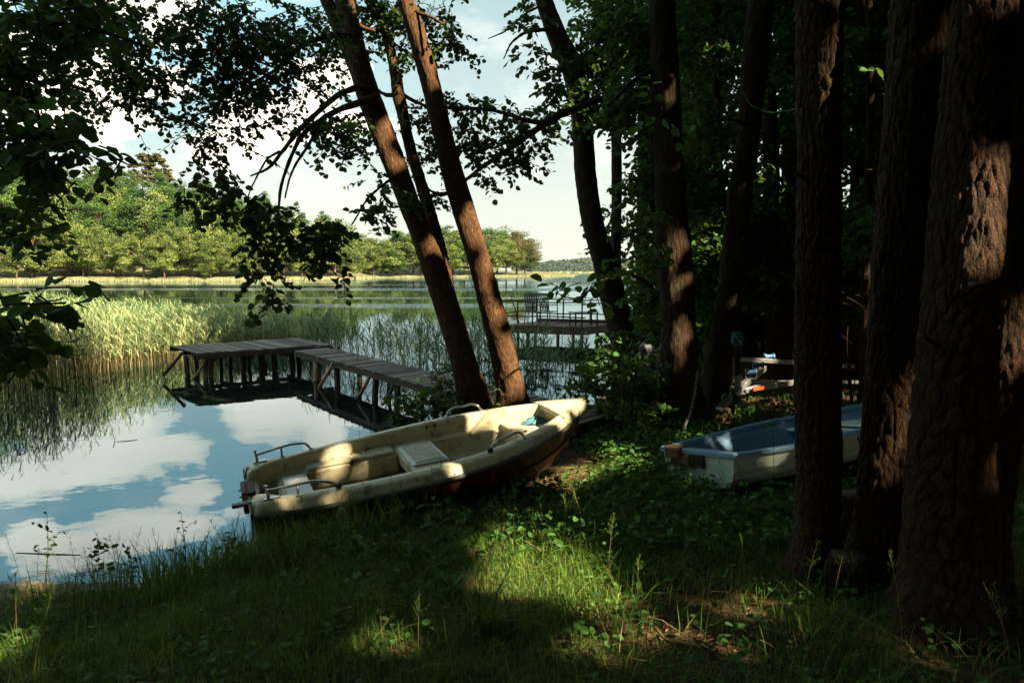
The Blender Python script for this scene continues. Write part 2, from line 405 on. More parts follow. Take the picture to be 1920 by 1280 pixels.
# ------------------------------------------------------------------ ground
SHORE = np.array([(-400, 120), (-60, 14), (-20, 6.5), (-8, 4.3), (-4.6, 4.6), (-3.3, 4.95), (-2.6, 5.15), (-1.5, 5.9), (-1.35, 7.0), (-1.45, 8.2), (-1.35, 9.2), (-0.9, 9.9), (0.0, 10.1), (0.7, 10.3),
                  (1.15, 11.2), (2.0, 14), (3.1, 18), (5, 27), (9, 45), (21, 100), (75, 350), (190, 900), (900, 3000)], float)
def shore_d(x, y):
    """signed distance to the shoreline, positive on land"""
    x = np.asarray(x, float); y = np.asarray(y, float); best = np.full(x.shape, 1e9); sg = np.ones(x.shape)
    for i in range(len(SHORE) - 1):
        a, b = SHORE[i], SHORE[i + 1]; ab = b - a; L = ab @ ab
        tt = np.clip(((x - a[0]) * ab[0] + (y - a[1]) * ab[1]) / L, 0, 1)
        dx = x - a[0] - tt * ab[0]; dy = y - a[1] - tt * ab[1]; d = np.hypot(dx, dy)
        cr = ab[0] * (y - a[1]) - ab[1] * (x - a[0])
        m = d < best - 1e-9; best = np.where(m, d, best); sg = np.where(m, np.where(cr < 0, 1.0, -1.0), sg)
    return best * sg
def ss(a, b, x): u = np.clip((x - a) / (b - a), 0, 1); return u * u * (3 - 2 * u)
def hgt(x, y):
    x = np.asarray(x, float); y = np.asarray(y, float)
    d = shore_d(x, y) + 0.12 * sn(x, y, 1.6) * (np.abs(y) < 60)
    h = np.where(d < 0, np.maximum(-1.3, d * 0.35), (0.24 - .13 * ss(-1.8, -2.8, x) * (y < 8)) * ss(0, 0.9, d) + .13 * ss(-1.8, -2.8, x) * (y < 8) * ss(.8, 2.4, d) + 0.10 * np.clip((d - 1) / 3, 0, 1.2) + 0.012 * np.clip(d - 5, 0, 60))
    h = h + ss(0, 2, d) * (0.42 * np.exp(-(x * x * 0.7 + y * y) / 11.0) + 0.03 * sn(x, y, 2.2) + 0.012 * sn(y, x, 7.0))
    return h

def lines(*segs):
    o = []
    for a, b, n in segs: o += list(np.linspace(a, b, n, endpoint=False))
    return np.array(o + [segs[-1][1]])
gx = lines((-900, -60, 12), (-60, -12, 24), (-12, 14, 290), (14, 60, 40), (60, 1200, 25))
gy = lines((-60, -2, 15), (-2, 14, 190), (14, 40, 90), (40, 120, 40), (120, 3200, 40))
GX, GY = np.meshgrid(gx, gy); GZ = hgt(GX, GY)
mb = MB(); grid(mb, np.stack([GX, GY, GZ], -1), flip=True)
gm, t, p, out = material('forest_floor')
tc = t.node('ShaderNodeTexCoord').outputs['Object']
c = t.ramp(t.noise(tc, 2.5, 8, 0.7), [(0.35, (0.035, 0.020, 0.011)), (0.55, (0.08, 0.045, 0.024)), (0.72, (0.15, 0.085, 0.045))])
c = t.mix(t.ramp(t.noise(tc, 1.1, 5, 0.6), [(0.42, 0.0), (0.6, 0.55)]), c, (0.028, 0.042, 0.012, 1))
c = t.mix(t.ramp(t.noise(tc, 40, 4, 0.7), [(0.55, 0.0), (0.7, 0.6)]), c, (0.20, 0.11, 0.05, 1))
t.set(p.inputs['Base Color'], c); p.inputs['Roughness'].default_value = 0.95; p.inputs['Specular IOR Level'].default_value = 0.1
t.set(p.inputs['Normal'], t.bump(t.noise(tc, 28, 8, 0.7), 0.8, 0.03))
ground = tag(mb.build('ground', gm), kind='structure')

# ------------------------------------------------------------------ water
wm, t, p, out = material('lake_water')
tc = t.node('ShaderNodeTexCoord').outputs['Object']
fine = t.noise(t.mapping(tc, (1.0, 1.0, 1)), 5.0, 3, 0.5)
mid = t.noise(t.mapping(tc, (0.8, 1.2, 1)), 0.9, 3, 0.5)
streak = t.ramp(t.noise(t.mapping(tc, (0.005, 0.075, 1), (0, 0, 0.05)), 1.0, 3, 0.5), [(0.53, 0.0), (0.58, 1.0)])
sep = t.node('ShaderNodeSeparateXYZ'); t.l.new(tc, sep.inputs[0])
far = t.ramp(t.math('DIVIDE', sep.outputs[1], 400), [(0.08, 0.0), (0.2, 1.0)])
amp = t.math('ADD', 0.012, t.math('MULTIPLY', far, t.math('ADD', 0.008, t.math('MULTIPLY', streak, 0.9))))
hh = t.math('ADD', t.math('MULTIPLY', fine, 0.12), mid)
bn = t.bump(hh, amp, 0.25)
gl = t.node('ShaderNodeBsdfGlossy'); gl.inputs['Roughness'].default_value = 0.015; t.set(gl.inputs['Normal'], bn); gl.inputs['Color'].default_value = (0.74, 0.91, 1, 1)
df = t.node('ShaderNodeBsdfDiffuse'); df.inputs[0].default_value = (0.007, 0.013, 0.009, 1)
fr = t.node('ShaderNodeFresnel'); fr.inputs[0].default_value = 2.9; t.set(fr.inputs['Normal'], bn)
mx = t.node('ShaderNodeMixShader'); t.l.new(fr.outputs[0], mx.inputs[0]); t.l.new(df.outputs[0], mx.inputs[1]); t.l.new(gl.outputs[0], mx.inputs[2]); t.l.new(mx.outputs[0], out.inputs[0])
mb = MB(); mb.add([(-1500, -60, 0), (1500, -60, 0), (1500, 3400, 0), (-1500, 3400, 0)], [[0, 1, 2, 3]])
tag(mb.build('water', wm), kind='structure')

# openings in the canopy -----------------------------------------------------
def hole(px, py, z=None, Y=None, r=0.3, s=1.0):
    if Y is None:
        zz = 0.35 if z is None else z
        P = atz(px, py, zz)
    else: P = at(px, py, Y)
    return (P @ U, P @ V, r, s, P @ S)
HOLES = [hole(1000, 1030, .5, r=.34), hole(1030, 1050, .5, r=.2), hole(950, 1000, .5, r=.16), hole(1060, 1085, .5, r=.26, s=.8), hole(985, 1080, .5, r=.2), hole(700, 1095, .5, r=.10, s=.9), hole(50, 1180, .4, r=.12, s=.9),
         hole(1095, 880, .35, r=.26), hole(1060, 905, .35, r=.18, s=.9), hole(1290, 1160, .6, r=.10, s=.8), hole(1430, 1110, .6, r=.10, s=.8), hole(1130, 1200, .6, r=.14, s=.6), hole(60, 1098, .1, r=.22), hole(1500, 1130, .6, r=.12, s=.7),
         hole(948, 660, Y=9.3, r=.24), hole(955, 715, Y=9.3, r=.24), hole(935, 610, Y=9.3, r=.18, s=.9), hole(960, 745, Y=9.2, r=.2), hole(868, 400, Y=9.3, r=.2), hole(885, 450, Y=9.3, r=.14), hole(925, 585, Y=9.3, r=.2), hole(905, 520, Y=9.3, r=.12, s=.8), hole(790, 60, Y=9.4, r=.3), hole(810, 140, Y=9.4, r=.2), hole(770, 0, Y=9.4, r=.3), hole(725, 240, Y=9.3, r=.25), hole(745, 300, Y=9.3, r=.2), hole(715, 60, Y=10, r=.35), hole(735, 130, Y=10, r=.2),
         hole(838, 520, Y=9.9, r=.24), hole(845, 570, Y=9.9, r=.2), hole(800, 480, Y=9.3, r=.12, s=.7), hole(640, 40, Y=9.6, r=.2),
         hole(1262, 320, Y=9.2, r=.11, s=.8), hole(1272, 430, Y=9.2, r=.13), hole(1275, 475, Y=9.2, r=.11), hole(1268, 620, Y=9.2, r=.16, s=.9), hole(1258, 180, Y=9.2, r=.16, s=.7), hole(1275, 680, Y=9.1, r=.10, s=.8), hole(1372, 560, Y=9.8, r=.1, s=.8),
         hole(1535, 600, Y=4.2, r=.15, s=.9), hole(1530, 660, Y=4.2, r=.12, s=.9), hole(1545, 560, Y=4.2, r=.07, s=.6), hole(1695, 740, Y=4.25, r=.15), hole(1690, 790, Y=4.25, r=.13), hole(1690, 905, Y=4.2, r=.09), hole(1835, 470, Y=3.6, r=.04, s=.8), hole(1830, 560, Y=3.6, r=.05), hole(1820, 900, Y=3.5, r=.09), hole(1822, 965, Y=3.5, r=.09), hole(1790, 1120, Y=3.3, r=.07, s=.6),
         hole(1760, 350, Y=7, r=.12), hole(1765, 200, Y=7, r=.10), hole(1785, 40, Y=7, r=.12), hole(1905, 800, .5, r=.12), hole(1915, 740, Y=8, r=.10), hole(1870, 1035, .6, r=.08), hole(1840, 1200, .7, r=.1, s=.7), hole(1580, 1100, .6, r=.09, s=.8),
         hole(1590, 775, Y=8.4, r=.24, s=.9), hole(1600, 740, .4, r=.3, s=.8), hole(1440, 740, .4, r=.35, s=.9), hole(1480, 765, .4, r=.25, s=.9), hole(1390, 722, .4, r=.3, s=.9), hole(1360, 770, .4, r=.2, s=.7), hole(1440, 700, Y=9.6, r=.22, s=.8), hole(1450, 673, Y=10.8, r=.2, s=.8), hole(1260, 830, .35, r=.15, s=.9), hole(1340, 800, .35, r=.1, s=.8),
         hole(1130, 650, Y=9.8, r=.25, s=.8), hole(1180, 690, Y=9.2, r=.2, s=.7), hole(1100, 700, Y=9.5, r=.2, s=.7), hole(780, 745, Y=9.2, r=.2, s=.7), hole(1590, 570, Y=11, r=.25, s=.8), hole(1620, 150, Y=10, r=.25, s=.8), hole(1460, 340, Y=11, r=.3, s=.9), hole(1440, 480, Y=11, r=.2, s=.8), hole(1585, 140, Y=9, r=.15, s=.8), hole(1330, 100, Y=11, r=.25, s=.8), hole(1150, 120, Y=11, r=.4, s=.7),
         hole(1425, 855, Y=6.2, r=.09, s=.9)]
hr_ = np.random.RandomState(21)
def patch(cx, cy, rx, ry, n, r, z=.45, s_=.95):
    for _ in range(n):
        a = hr_.uniform(0, 6.28); q = hr_.uniform(0, 1) ** .6
        HOLES.append(hole(cx + math.cos(a) * rx * q, cy + math.sin(a) * ry * q, z, r=r * hr_.uniform(.5, 1.3), s=s_))
patch(1010, 1020, 90, 50, 12, .15); patch(1080, 1075, 80, 40, 7, .10); patch(960, 985, 60, 25, 5, .10)
patch(1290, 1180, 200, 80, 10, .055, .6, .7); patch(1450, 1110, 90, 50, 5, .055, .6, .7); patch(1180, 1120, 80, 50, 5, .055, .55, .7)
patch(690, 1100, 60, 35, 4, .06); patch(640, 1040, 80, 40, 5, .06, .3, .8); patch(60, 1185, 110, 40, 7, .09); patch(260, 1150, 120, 60, 4, .05)
patch(1080, 880, 60, 30, 6, .12, .35); patch(1180, 850, 60, 60, 7, .09, .35, .85); patch(1250, 900, 90, 60, 5, .06, .35, .8); patch(1750, 1200, 120, 60, 6, .05, .7, .8); patch(1880, 1050, 50, 60, 5, .06, .7, .8)
patch(1430, 750, 110, 35, 9, .16, .4); patch(1590, 700, 40, 40, 5, .14, .4); patch(1130, 760, 60, 40, 5, .10, .35, .8)
patch(800, 1180, 200, 70, 8, .05, .55, .8)
def Rm(hd, pit, roll):
    ch, sh = math.cos(hd), math.sin(hd); c1, s1 = math.cos(pit), math.sin(pit); c2, s2 = math.cos(roll), math.sin(roll)
    return np.array([[ch, -sh, 0], [sh, ch, 0], [0, 0, 1]]) @ np.array([[c1, 0, -s1], [0, 1, 0], [s1, 0, c1]]) @ np.array([[1, 0, 0], [0, c2, -s2], [0, s2, c2]])
CB = (np.array([-2.343, 6.047, -.058]), Rm(.416, .095, .052))
BB = (np.array([1.806, 6.309, .157]), Rm(.515, .015, -.154))
def bhole(boat, x, y, z, r, s_=1.0):
    P = boat[0] + boat[1] @ np.array([x, y, z]); HOLES.append((P @ U, P @ V, r, s_, P @ S))
for q in [(2.95, .45, .6, .16), (3.1, .30, .62, .12), (2.75, .52, .58, .13), (2.55, .56, .55, .09), (3.05, .40, .5, .10), (2.6, .45, .35, .10), (2.35, .58, .5, .07), (2.1, .6, .5, .06), (2.9, .15, .5, .09), (3.3, .05, .76, .07), (3.38, -.06, .74, .05), (3.2, -.12, .72, .06),
          (3.0, -.30, .68, .07), (2.75, -.42, .66, .06), (2.5, -.52, .64, .08), (2.25, -.58, .62, .06), (1.95, -.64, .6, .07), (1.7, -.68, .58, .06), (1.4, -.70, .57, .06), (1.05, -.70, .56, .05), (.75, -.68, .56, .07), (.25, -.55, .57, .07), (.1, -.5, .55, .05), (1.75, .2, .47, .06), (1.5, .0, .47, .05), (.42, .15, .43, .06), (1.2, .35, .38, .07), (1.4, .36, .35, .06), (.8, .36, .35, .05), (1.0, .5, .46, .05), (1.3, -.05, .25, .08), (.3, .45, .5, .06), (1.8, -.80, .38, .08), (2.05, -.78, .40, .06)]: bhole(CB, *q)
for q in [(.4, -.62, .5, .07), (.9, -.66, .45, .06), (1.0, .5, .5, .07), (.2, .4, .55, .05), (1.9, .55, .5, .08), (2.2, -.5, .45, .07), (2.3, .5, .6, .10), (2.5, .35, .5, .08), (.5, -.50, .42, .04), (.7, .2, .3, .04), (.1, .2, .57, .03)]: bhole(BB, *q)
RES = .025; U0, V0 = -8.0, -7.0; RU, RV = int(37 / RES), int(29 / RES)
HR = np.full((RU, RV), 1e9, np.float32)
def splat(hu, hv, hr, hw, pad=.06):
    R_ = hr * 1.6 + pad; a0, a1 = int((hu - R_ - U0) / RES), int((hu + R_ - U0) / RES) + 1; b0, b1 = int((hv - R_ - V0) / RES), int((hv + R_ - V0) / RES) + 1
    a0, b0 = max(a0, 0), max(b0, 0); a1, b1 = min(a1, RU), min(b1, RV)
    if a1 <= a0 or b1 <= b0: return
    uu = U0 + (np.arange(a0, a1) + .5) * RES - hu; vv = V0 + (np.arange(b0, b1) + .5) * RES - hv; A, B_ = np.meshgrid(uu, vv, indexing='ij'); d = np.hypot(A, B_); an = np.arctan2(B_, A)
    m = d < hr * (1 + 0.28 * np.sin(an * 3 + hu * 7) + 0.18 * np.sin(an * 5 + hv * 5)) + pad
    blk = HR[a0:a1, b0:b1]; blk[m] = np.minimum(blk[m], hw)
for (hu, hv, hr, hs, hw) in HOLES:
    if hs < .9: hr = hr * (.55 + .45 * hs)
    splat(hu, hv, hr, hw + .35, .085)
# the countless small gaps cut in the canopy for sun flecks, in drifts
nf = 3400; fu = hr_.uniform(-6, 28, nf); fv = hr_.uniform(-5, 21, nf); dr = sn(fu, fv, 1.1); okf = (dr > .15) | (hr_.uniform(0, 1, nf) < np.where((fu > 10) & (fv > 4), .7, .16))
for a, b in zip(fu[okf], fv[okf]): splat(a, b, hr_.uniform(.03, .085) * (1.5 if a > 11 and b > 4 else 1), (5.2 - V[2] * b) / S[2], .03)
def sunhole(P):
    """leaves that would cover a spot the photograph shows in the sun"""
    a = ((P @ U - U0) / RES).astype(int); b = ((P @ V - V0) / RES).astype(int); ok_ = (a >= 0) & (a < RU) & (b >= 0) & (b < RV)
    return ok_ & (P @ S > HR[np.clip(a, 0, RU - 1), np.clip(b, 0, RV - 1)])
# ------------------------------------------------------------------ leaves
def rot_basis(n):
    a = rs.normal(size=(n, 3)); a /= np.linalg.norm(a, axis=1)[:, None]; return a
def norm(a): return a / (np.linalg.norm(a, axis=-1, keepdims=True) + 1e-9)
LEAF_T = np.array([0.0, 1.12, 0.18, 0.55, 0.92, 0.18, 0.55, 0.92]); LEAF_S = np.array([0, 0, 0.40, 0.52, 0.30, -0.40, -0.52, -0.30])
def leaves(mb, P, D, N, size, mat=0, tint=None, aspect=1.0, fold=0.22):
    """P base points, D along the leaf, N normal"""
    n = len(P)
    if n == 0: return
    size = np.broadcast_to(size, (n,))
    if P[:, 2].max() > 1.5:
        k_ = ~sunhole(P); P, D, N, size = P[k_], D[k_], N[k_], size[k_]; n = len(P)
        if tint is not None: tint = np.broadcast_to(tint, (len(k_),))[k_]
        if n == 0: return
    D = norm(D); Sd = norm(np.cross(D, N)); N = np.cross(Sd, D); size = np.broadcast_to(size, (n,))[:, None, None]
    v = P[:, None] + size * (LEAF_T[None, :, None] * D[:, None] + aspect * LEAF_S[None, :, None] * Sd[:, None] + (np.abs(LEAF_S) * fold)[None, :, None] * N[:, None] - (LEAF_T**2 * 0.10)[None, :, None] * N[:, None])
    b = np.arange(n)[:, None] * 8
    f = np.concatenate([b + np.array([0, 2, 3, 4, 1]), b + np.array([1, 7, 6, 5, 0])])
    tt = rs.uniform(0, 1, n) if tint is None else np.broadcast_to(tint, (n,))
    mb.add(v.reshape(-1, 3), f, mat, np.repeat(tt, 8))
def quads(mb, P, A, B, mat=0, tint=None):
    n = len(P); v = np.stack([P - A * 0.5, P + B * 0.42 - A * 0.08, P + A * 0.5, P - B * 0.42 + A * 0.08], 1); b = np.arange(n)[:, None] * 4
    tt = rs.uniform(0, 1, n) if tint is None else np.broadcast_to(tint, (n,))
    mb.add(v.reshape(-1, 3), b + np.arange(4), mat, np.repeat(tt, 4))
def ball(n, power=0.5):
    a = rot_basis(n); return a * (rs.uniform(0, 1, n) ** power)[:, None]
def twigs(mb, C, size, nleaf=12, length=0.45, droop=0.5, outv=None, wood=1, lm=0, tw=0.0028, tbase=0.5, tspread=0.5):
    """leafy twigs: a fine curved stem with alternate leaves; C = start points"""
    n = len(C)
    if n == 0: return
    d = norm(rot_basis(n) * np.array([1, 1, 0.5]) + (0 if outv is None else outv) + np.array([0, 0, -droop]) * rs.uniform(0.3, 1.2, (n, 1)))
    L = length * rs.uniform(0.6, 1.3, n)
    side = norm(np.cross(d, [0, 0, 1.0]) + 0.01)
    K = 5; ts = np.linspace(0, 1, K)
    bend = rs.normal(size=(n, 1, 3)) * 0.12
    path = C[:, None] + d[:, None] * (ts[None, :, None] * L[:, None, None]) + (bend + np.array([0, 0, -0.18 * (1 if droop > 0 else 0)])) * (ts[None, :, None] ** 2) * L[:, None, None]
    r = tw * (1.25 - ts)[None, :, None]
    up = norm(np.cross(side, d))
    tri = [path + r * 2 * side[:, None], path - r * side[:, None] + r * 1.7 * up[:, None], path - r * side[:, None] - r * 1.7 * up[:, None]]
    v = np.stack(tri, 2)
    b = (np.arange(n)[:, None, None] * K + np.arange(K - 1)[None, :, None]) * 3; j = np.arange(3)[None, None]; k = (j + 1) % 3
    f = np.stack([b + j, b + k, b + 3 + k, b + 3 + j], -1).reshape(-1, 4)
    mb.add(v.reshape(-1, 3), f, wood, 0.4)
    q = np.tile((np.arange(nleaf) + 0.6) / nleaf, (n, 1)) + rs.uniform(-0.04, 0.04, (n, nleaf)); q = np.clip(q, 0.05, 1)
    x = q * (K - 1); i0 = np.minimum(x.astype(int), K - 2); fr_ = (x - i0)[..., None]; ar = np.arange(n)[:, None]
    pos = path[ar, i0] * (1 - fr_) + path[ar, i0 + 1] * fr_
    sgn = np.where(np.arange(nleaf) % 2 == 0, 1, -1)[None, :, None]
    ld = norm(d[:, None] * 0.5 + side[:, None] * sgn * 0.9 + rs.normal(size=(n, nleaf, 3)) * 0.35 + np.array([0, 0, -0.35]))
    nn = norm(np.array([0, 0, 1.0]) + rs.normal(size=(n, nleaf, 3)) * 0.55)
    sz = size * rs.uniform(0.65, 1.2, (n, nleaf))
    pos = pos + ld * sz[..., None] * 0.35
    leaves(mb, pos.reshape(-1, 3), ld.reshape(-1, 3), nn.reshape(-1, 3), sz.ravel(), lm, np.clip(tbase + tspread * rs.uniform(-1, 1, n * nleaf), 0, 1))

def blob_leaves(mb, blobs, size, nleaf=12, length=0.42, droop=0.5, dens=1.0, **kw):
    la = 0.62 * size * size
    for (cx, cy, rx, ry, Y, dY, lai) in blobs:
        k = Y / 1280; area = PI * rx * ry * k * k
        n = max(1, int(area * lai * dens / la / nleaf))
        b = ball(n, 0.45)
        Yv = Y + b[:, 1] * dY
        P = at(cx + b[:, 0] * rx, cy + b[:, 2] * -ry, Yv)
        P[:, 2] += 0.25 * length * droop
        twigs(mb, P, size, nleaf, length, droop, **kw)

# ------------------------------------------------------------------ trunks
def trunk_path(pts, Y, n, base_drop=0.35, ext=0.0):
    """pts: (px,py,width px); Y depth or list"""
    pts = np.array(pts, float); Yv = np.broadcast_to(np.asarray(Y, float), (len(pts),)) if np.ndim(Y) == 0 else np.interp(np.linspace(0, 1, len(pts)), np.linspace(0, 1, len(Y)), Y)
    P = at(pts[:, 0], pts[:, 1], Yv); dist = Yv / cp
    r = pts[:, 2] / 2 * dist / 1280
    Q = np.concatenate([P, r[:, None]], 1)
    if base_drop:
        b = Q[0].copy(); g = hgt(b[0], b[1]); b[2] = min(g, b[2]) - base_drop; dd = Q[0] - Q[1]; 
        b[:2] += dd[:2] / max(abs(dd[2]), 0.1) * 0.1; Q = np.concatenate([[b], Q])
    if ext:
        d = Q[-1, :3] - Q[-2, :3]; d /= np.linalg.norm(d); d = norm(d + np.array([0, 0, 0.5]))
        steps = np.linspace(0, 1, 5)[1:]
        E_ = [np.concatenate([Q[-1, :3] + d * ext * s_, [Q[-1, 3] * (1 - 0.75 * s_)]]) for s_ in steps]
        Q = np.concatenate([Q, E_])
    R = spline(Q, n); return R[:, :3], np.maximum(R[:, 3], 0.004)
def bark_disp(amp, cell, stretch, flare=0.5, flare_h=0.25, seed=1, z0=0.0):
    def f(th, L, R):
        r0 = float(R[len(R) // 3].mean()); nu = max(6, int(round(2 * PI * r0 / cell)))
        u = th / (2 * PI) * nu + 0.5 * sn(np.cos(th) * 2, L * 5, 1) + .25 * sn(np.sin(th) * 6, L * 17, 1); vv = L / (cell * stretch) + 0.6 * sn(np.cos(th) * 3, np.sin(th) * 3 + L * 4, 1) + .3 * sn(np.cos(th) * 9, np.sin(th) * 9 + L * 11, 1)
        f1, f2, idn = worley(u, vv, nu, seed)
        ridge = np.clip((f2 - f1) * 2.6, 0, 1) ** .8
        d = amp * (ridge * (0.45 + 0.9 * idn) - 0.6) + amp * .35 * sn(np.cos(th) * 14 + L * 9, np.sin(th) * 14 - L * 31, 1)
        tn_ = np.clip(ridge * (.45 + .55 * idn) + .1, 0, 1)
        d = d + R * 0.05 * np.sin(th * 3 + L * 1.7 + seed) + R * 0.04 * np.sin(th * 2 - L * 2.9 + seed * 2)
        if flare: d = d + R * flare * np.exp(-np.clip(L - 0.35, 0, 9) / flare_h) * (0.75 + 0.5 * np.sin(th * 5 + seed))
        return d, tn_
    return f

TREES = {}
def tree(name, key, label, cat, stems, bark, limbs=(), group=None):
    """stems: list of dict(pts,Y,n,seg,...); returns root"""
    first = stems[0]
    P0, r0 = trunk_path(first['pts'], first['Y'], 60, ext=first.get('ext', 0), base_drop=first.get('drop', 0.35))
    base = P0[0].copy(); base[2] = float(hgt(base[0], base[1]))
    root = empty(name, base, label, cat, group)
    for k, s_ in enumerate(stems):
        P, r = trunk_path(s_['pts'], s_['Y'], s_.get('n', 120), ext=s_.get('ext', 0), base_drop=s_.get('drop', 0.35 if k == 0 else 0))
        m_ = MB(); tube(m_, P, r, s_.get('seg', 28), disp=bark_disp(s_.get('amp', 0.009), s_.get('cell', 0.034), s_.get('st', 2.6), s_.get('flare', 0.5), s_.get('fh', 0.3), seed=len(TREES) + k * 3 + 1))
        child(m_, 'trunk' if k == 0 else 'stem', M[bark], root)
    for (pts, Y) in limbs:
        P, r = trunk_path(pts, Y, 26, base_drop=0)
        P = P + 0.012 * np.stack([sn(P[:, 2], P[:, 0], 6 + i) for i in range(3)], 1)
        m_ = MB(); tube(m_, P, r, 8, disp=lambda th, L, R: R * 0.12 * np.sin(L * 30 + th * 2))
        child(m_, 'branch', M[bark], root)
    TREES[key] = (root, base, P0)
    return root

T1 = tree('alder_tree', 'T1', 'thick leaning alder trunk forking near the top, left of the pair behind the cream boat', 'tree',
     [dict(pts=[(893, 770, 58), (872, 690, 50), (850, 610, 46), (820, 520, 43), (790, 440, 41), (762, 370, 40), (740, 310, 40), (712, 235, 40), (692, 180, 42), (668, 90, 36), (645, 0, 32), (620, -90, 30)], Y=[9.3, 9.5], n=260, seg=48, ext=5),
      dict(pts=[(712, 250, 20), (694, 195, 28), (672, 140, 26), (645, 75, 25), (612, 0, 22), (575, -80, 20)], Y=[9.45, 9.7], n=120, seg=28, flare=0, ext=4)],
     'bark_alder',
     [([(690, 166, 13), (672, 163, 12), (645, 172, 11), (605, 203, 10), (565, 240, 9), (530, 285, 7), (500, 318, 5), (470, 330, 3)], [9.3, 7.6]),
      ([(705, 180, 14), (670, 195, 13), (636, 206, 11), (600, 225, 9), (570, 250, 8), (547, 290, 7), (530, 340, 6), (522, 390, 5), (518, 440, 3)], [9.3, 6.6]),
      ([(600, 225, 7), (585, 262, 6), (560, 300, 5), (545, 330, 4), (535, 372, 3)], [8.2, 7.0]),
      ([(525, 285, 5), (500, 300, 4), (478, 340, 3), (462, 380, 2)], [7.7, 6.6]),
      ([(672, 70, 12), (640, 67, 10), (600, 72, 9), (560, 92, 8), (520, 130, 6), (470, 160, 5), (420, 200, 3)], [9.5, 7.8]),
      ([(520, 130, 4), (470, 110, 4), (400, 90, 3), (340, 110, 2)], [8.4, 7.6]),
      ([(660, 40, 8), (690, 55, 6), (720, 60, 5)], [9.5, 9.9]),
      ([(745, 330, 6), (720, 345, 5), (690, 372, 4), (660, 420, 3)], [9.4, 8.2])])
T2 = tree('alder_tree', 'T2', 'slender crooked alder stem rising between the two thick leaning trunks', 'tree',
     [dict(pts=[(905, 772, 34), (880, 700, 30), (858, 620, 28), (843, 560, 26), (826, 480, 25), (803, 390, 23), (785, 330, 22), (770, 280, 20), (757, 220, 20), (748, 180, 22), (738, 120, 18), (722, 60, 17), (698, 0, 16), (670, -60, 15)], Y=[9.9, 10.3], n=220, seg=28, ext=4, flare=0.2)],
     'bark_alder',
     [([(757, 180, 8), (800, 200, 5), (850, 203, 6), (905, 204, 6), (950, 213, 7), (990, 227, 9), (1020, 231, 10)], [10.2, 10.2]),
      ([(822, 362, 8), (805, 368, 8), (797, 352, 5), (780, 345, 3)], [9.9, 9.8]),
      ([(742, 180, 9), (722, 178, 7), (700, 165, 5)], [10.2, 10.4])])
T3 = tree('alder_tree', 'T3', 'leaning alder trunk with sunlit orange foot just behind the bow of the cream boat', 'tree',
     [dict(pts=[(964, 765, 60), (955, 715, 50), (941, 650, 46), (918, 565, 44), (895, 480, 42), (872, 405, 40), (848, 320, 38), (828, 240, 36), (806, 150, 34), (786, 80, 32), (760, 0, 28), (735, -70, 26)], Y=[9.4, 9.6], n=260, seg=48, ext=5)],
     'bark_alder',
     [([(845, 360, 9), (825, 365, 8), (808, 358, 5), (795, 345, 3)], [9.5, 9.3]),
      ([(770, 20, 8), (800, 30, 6), (830, 45, 4)], [9.6, 9.2])])
T4 = tree('alder_tree', 'T4', 'dark bent trunk leaning left over the red dock, broken side limb crossing it', 'tree',
     [dict(pts=[(1185, 705, 58), (1170, 640, 50), (1152, 570, 47), (1132, 490, 43), (1112, 420, 40), (1100, 340, 38), (1094, 260, 38), (1088, 200, 40), (1072, 130, 38), (1045, 70, 34), (1020, 0, 30), (1000, -70, 28)], Y=[12.0, 12.0], n=220, seg=36, ext=5)],
     'bark_dark',
     [([(1146, 190, 12), (1128, 187, 13), (1100, 196, 13), (1060, 212, 14), (1026, 229, 14), (990, 255, 11), (950, 283, 9), (905, 313, 8), (868, 342, 6)], [11.0, 10.6]),
      ([(1095, 250, 12), (1130, 235, 9), (1180, 230, 6)], [12, 12.3]),
      ([(1040, 55, 8), (990, 60, 6), (960, 80, 4), (945, 110, 2)], [12, 11]),
      ([(1020, 5, 5), (980, 30, 4), (945, 60, 3), (915, 72, 1.6)], [12, 11.2])])
T5 = tree('linden_tree', 'T5', 'stout straight trunk with flared foot and sunlit patches, left of the boat trailer', 'tree',
     [dict(pts=[(1276, 765, 84), (1275, 720, 72), (1272, 640, 66), (1269, 560, 64), (1262, 450, 58), (1257, 330, 54), (1250, 200, 50), (1243, 80, 47), (1238, -60, 45)], Y=[9.4, 9.4], n=300, seg=64, ext=6, amp=0.015, cell=0.045, st=4, flare=0.6, fh=0.3)],
     'bark_dark',
     [([(1225, 420, 8), (1195, 430, 6), (1160, 450, 4)], [9.3, 8.6]), ([(1225, 540, 8), (1180, 515, 5), (1130, 525, 4), (1080, 560, 3), (1040, 548, 2)], [9.3, 7.4]), ([(1230, 130, 12), (1190, 150, 8), (1140, 200, 5)], [9.4, 9.0])])
T6 = tree('linden_tree', 'T6', 'dark trunk leaning right between the stout trunk and the boat trailer', 'tree',
     [dict(pts=[(1338, 765, 66), (1345, 700, 52), (1356, 620, 46), (1368, 540, 44), (1380, 440, 42), (1392, 340, 40), (1404, 240, 40), (1414, 120, 44), (1428, 0, 46), (1440, -90, 44)], Y=[9.9, 10.2], n=260, seg=48, ext=5, amp=0.013, cell=0.045, st=4)],
     'bark_dark', [([(1405, 235, 7), (1370, 225, 5), (1320, 235, 4), (1290, 260, 3)], [10, 8.6])])
T7 = tree('pine_tree', 'T7', 'straight scaly trunk standing in front of the middle of the blue dinghy', 'tree',
     [dict(pts=[(1530, 1065, 104), (1531, 1010, 88), (1533, 900, 82), (1531, 750, 80), (1533, 600, 77), (1537, 400, 77), (1538, 200, 76), (1537, 0, 76), (1536, -160, 74)], Y=[4.3, 4.35], n=640, seg=150, ext=9, amp=0.013, cell=0.040, st=2.0, flare=0.35, fh=0.12)],
     'bark_pine')
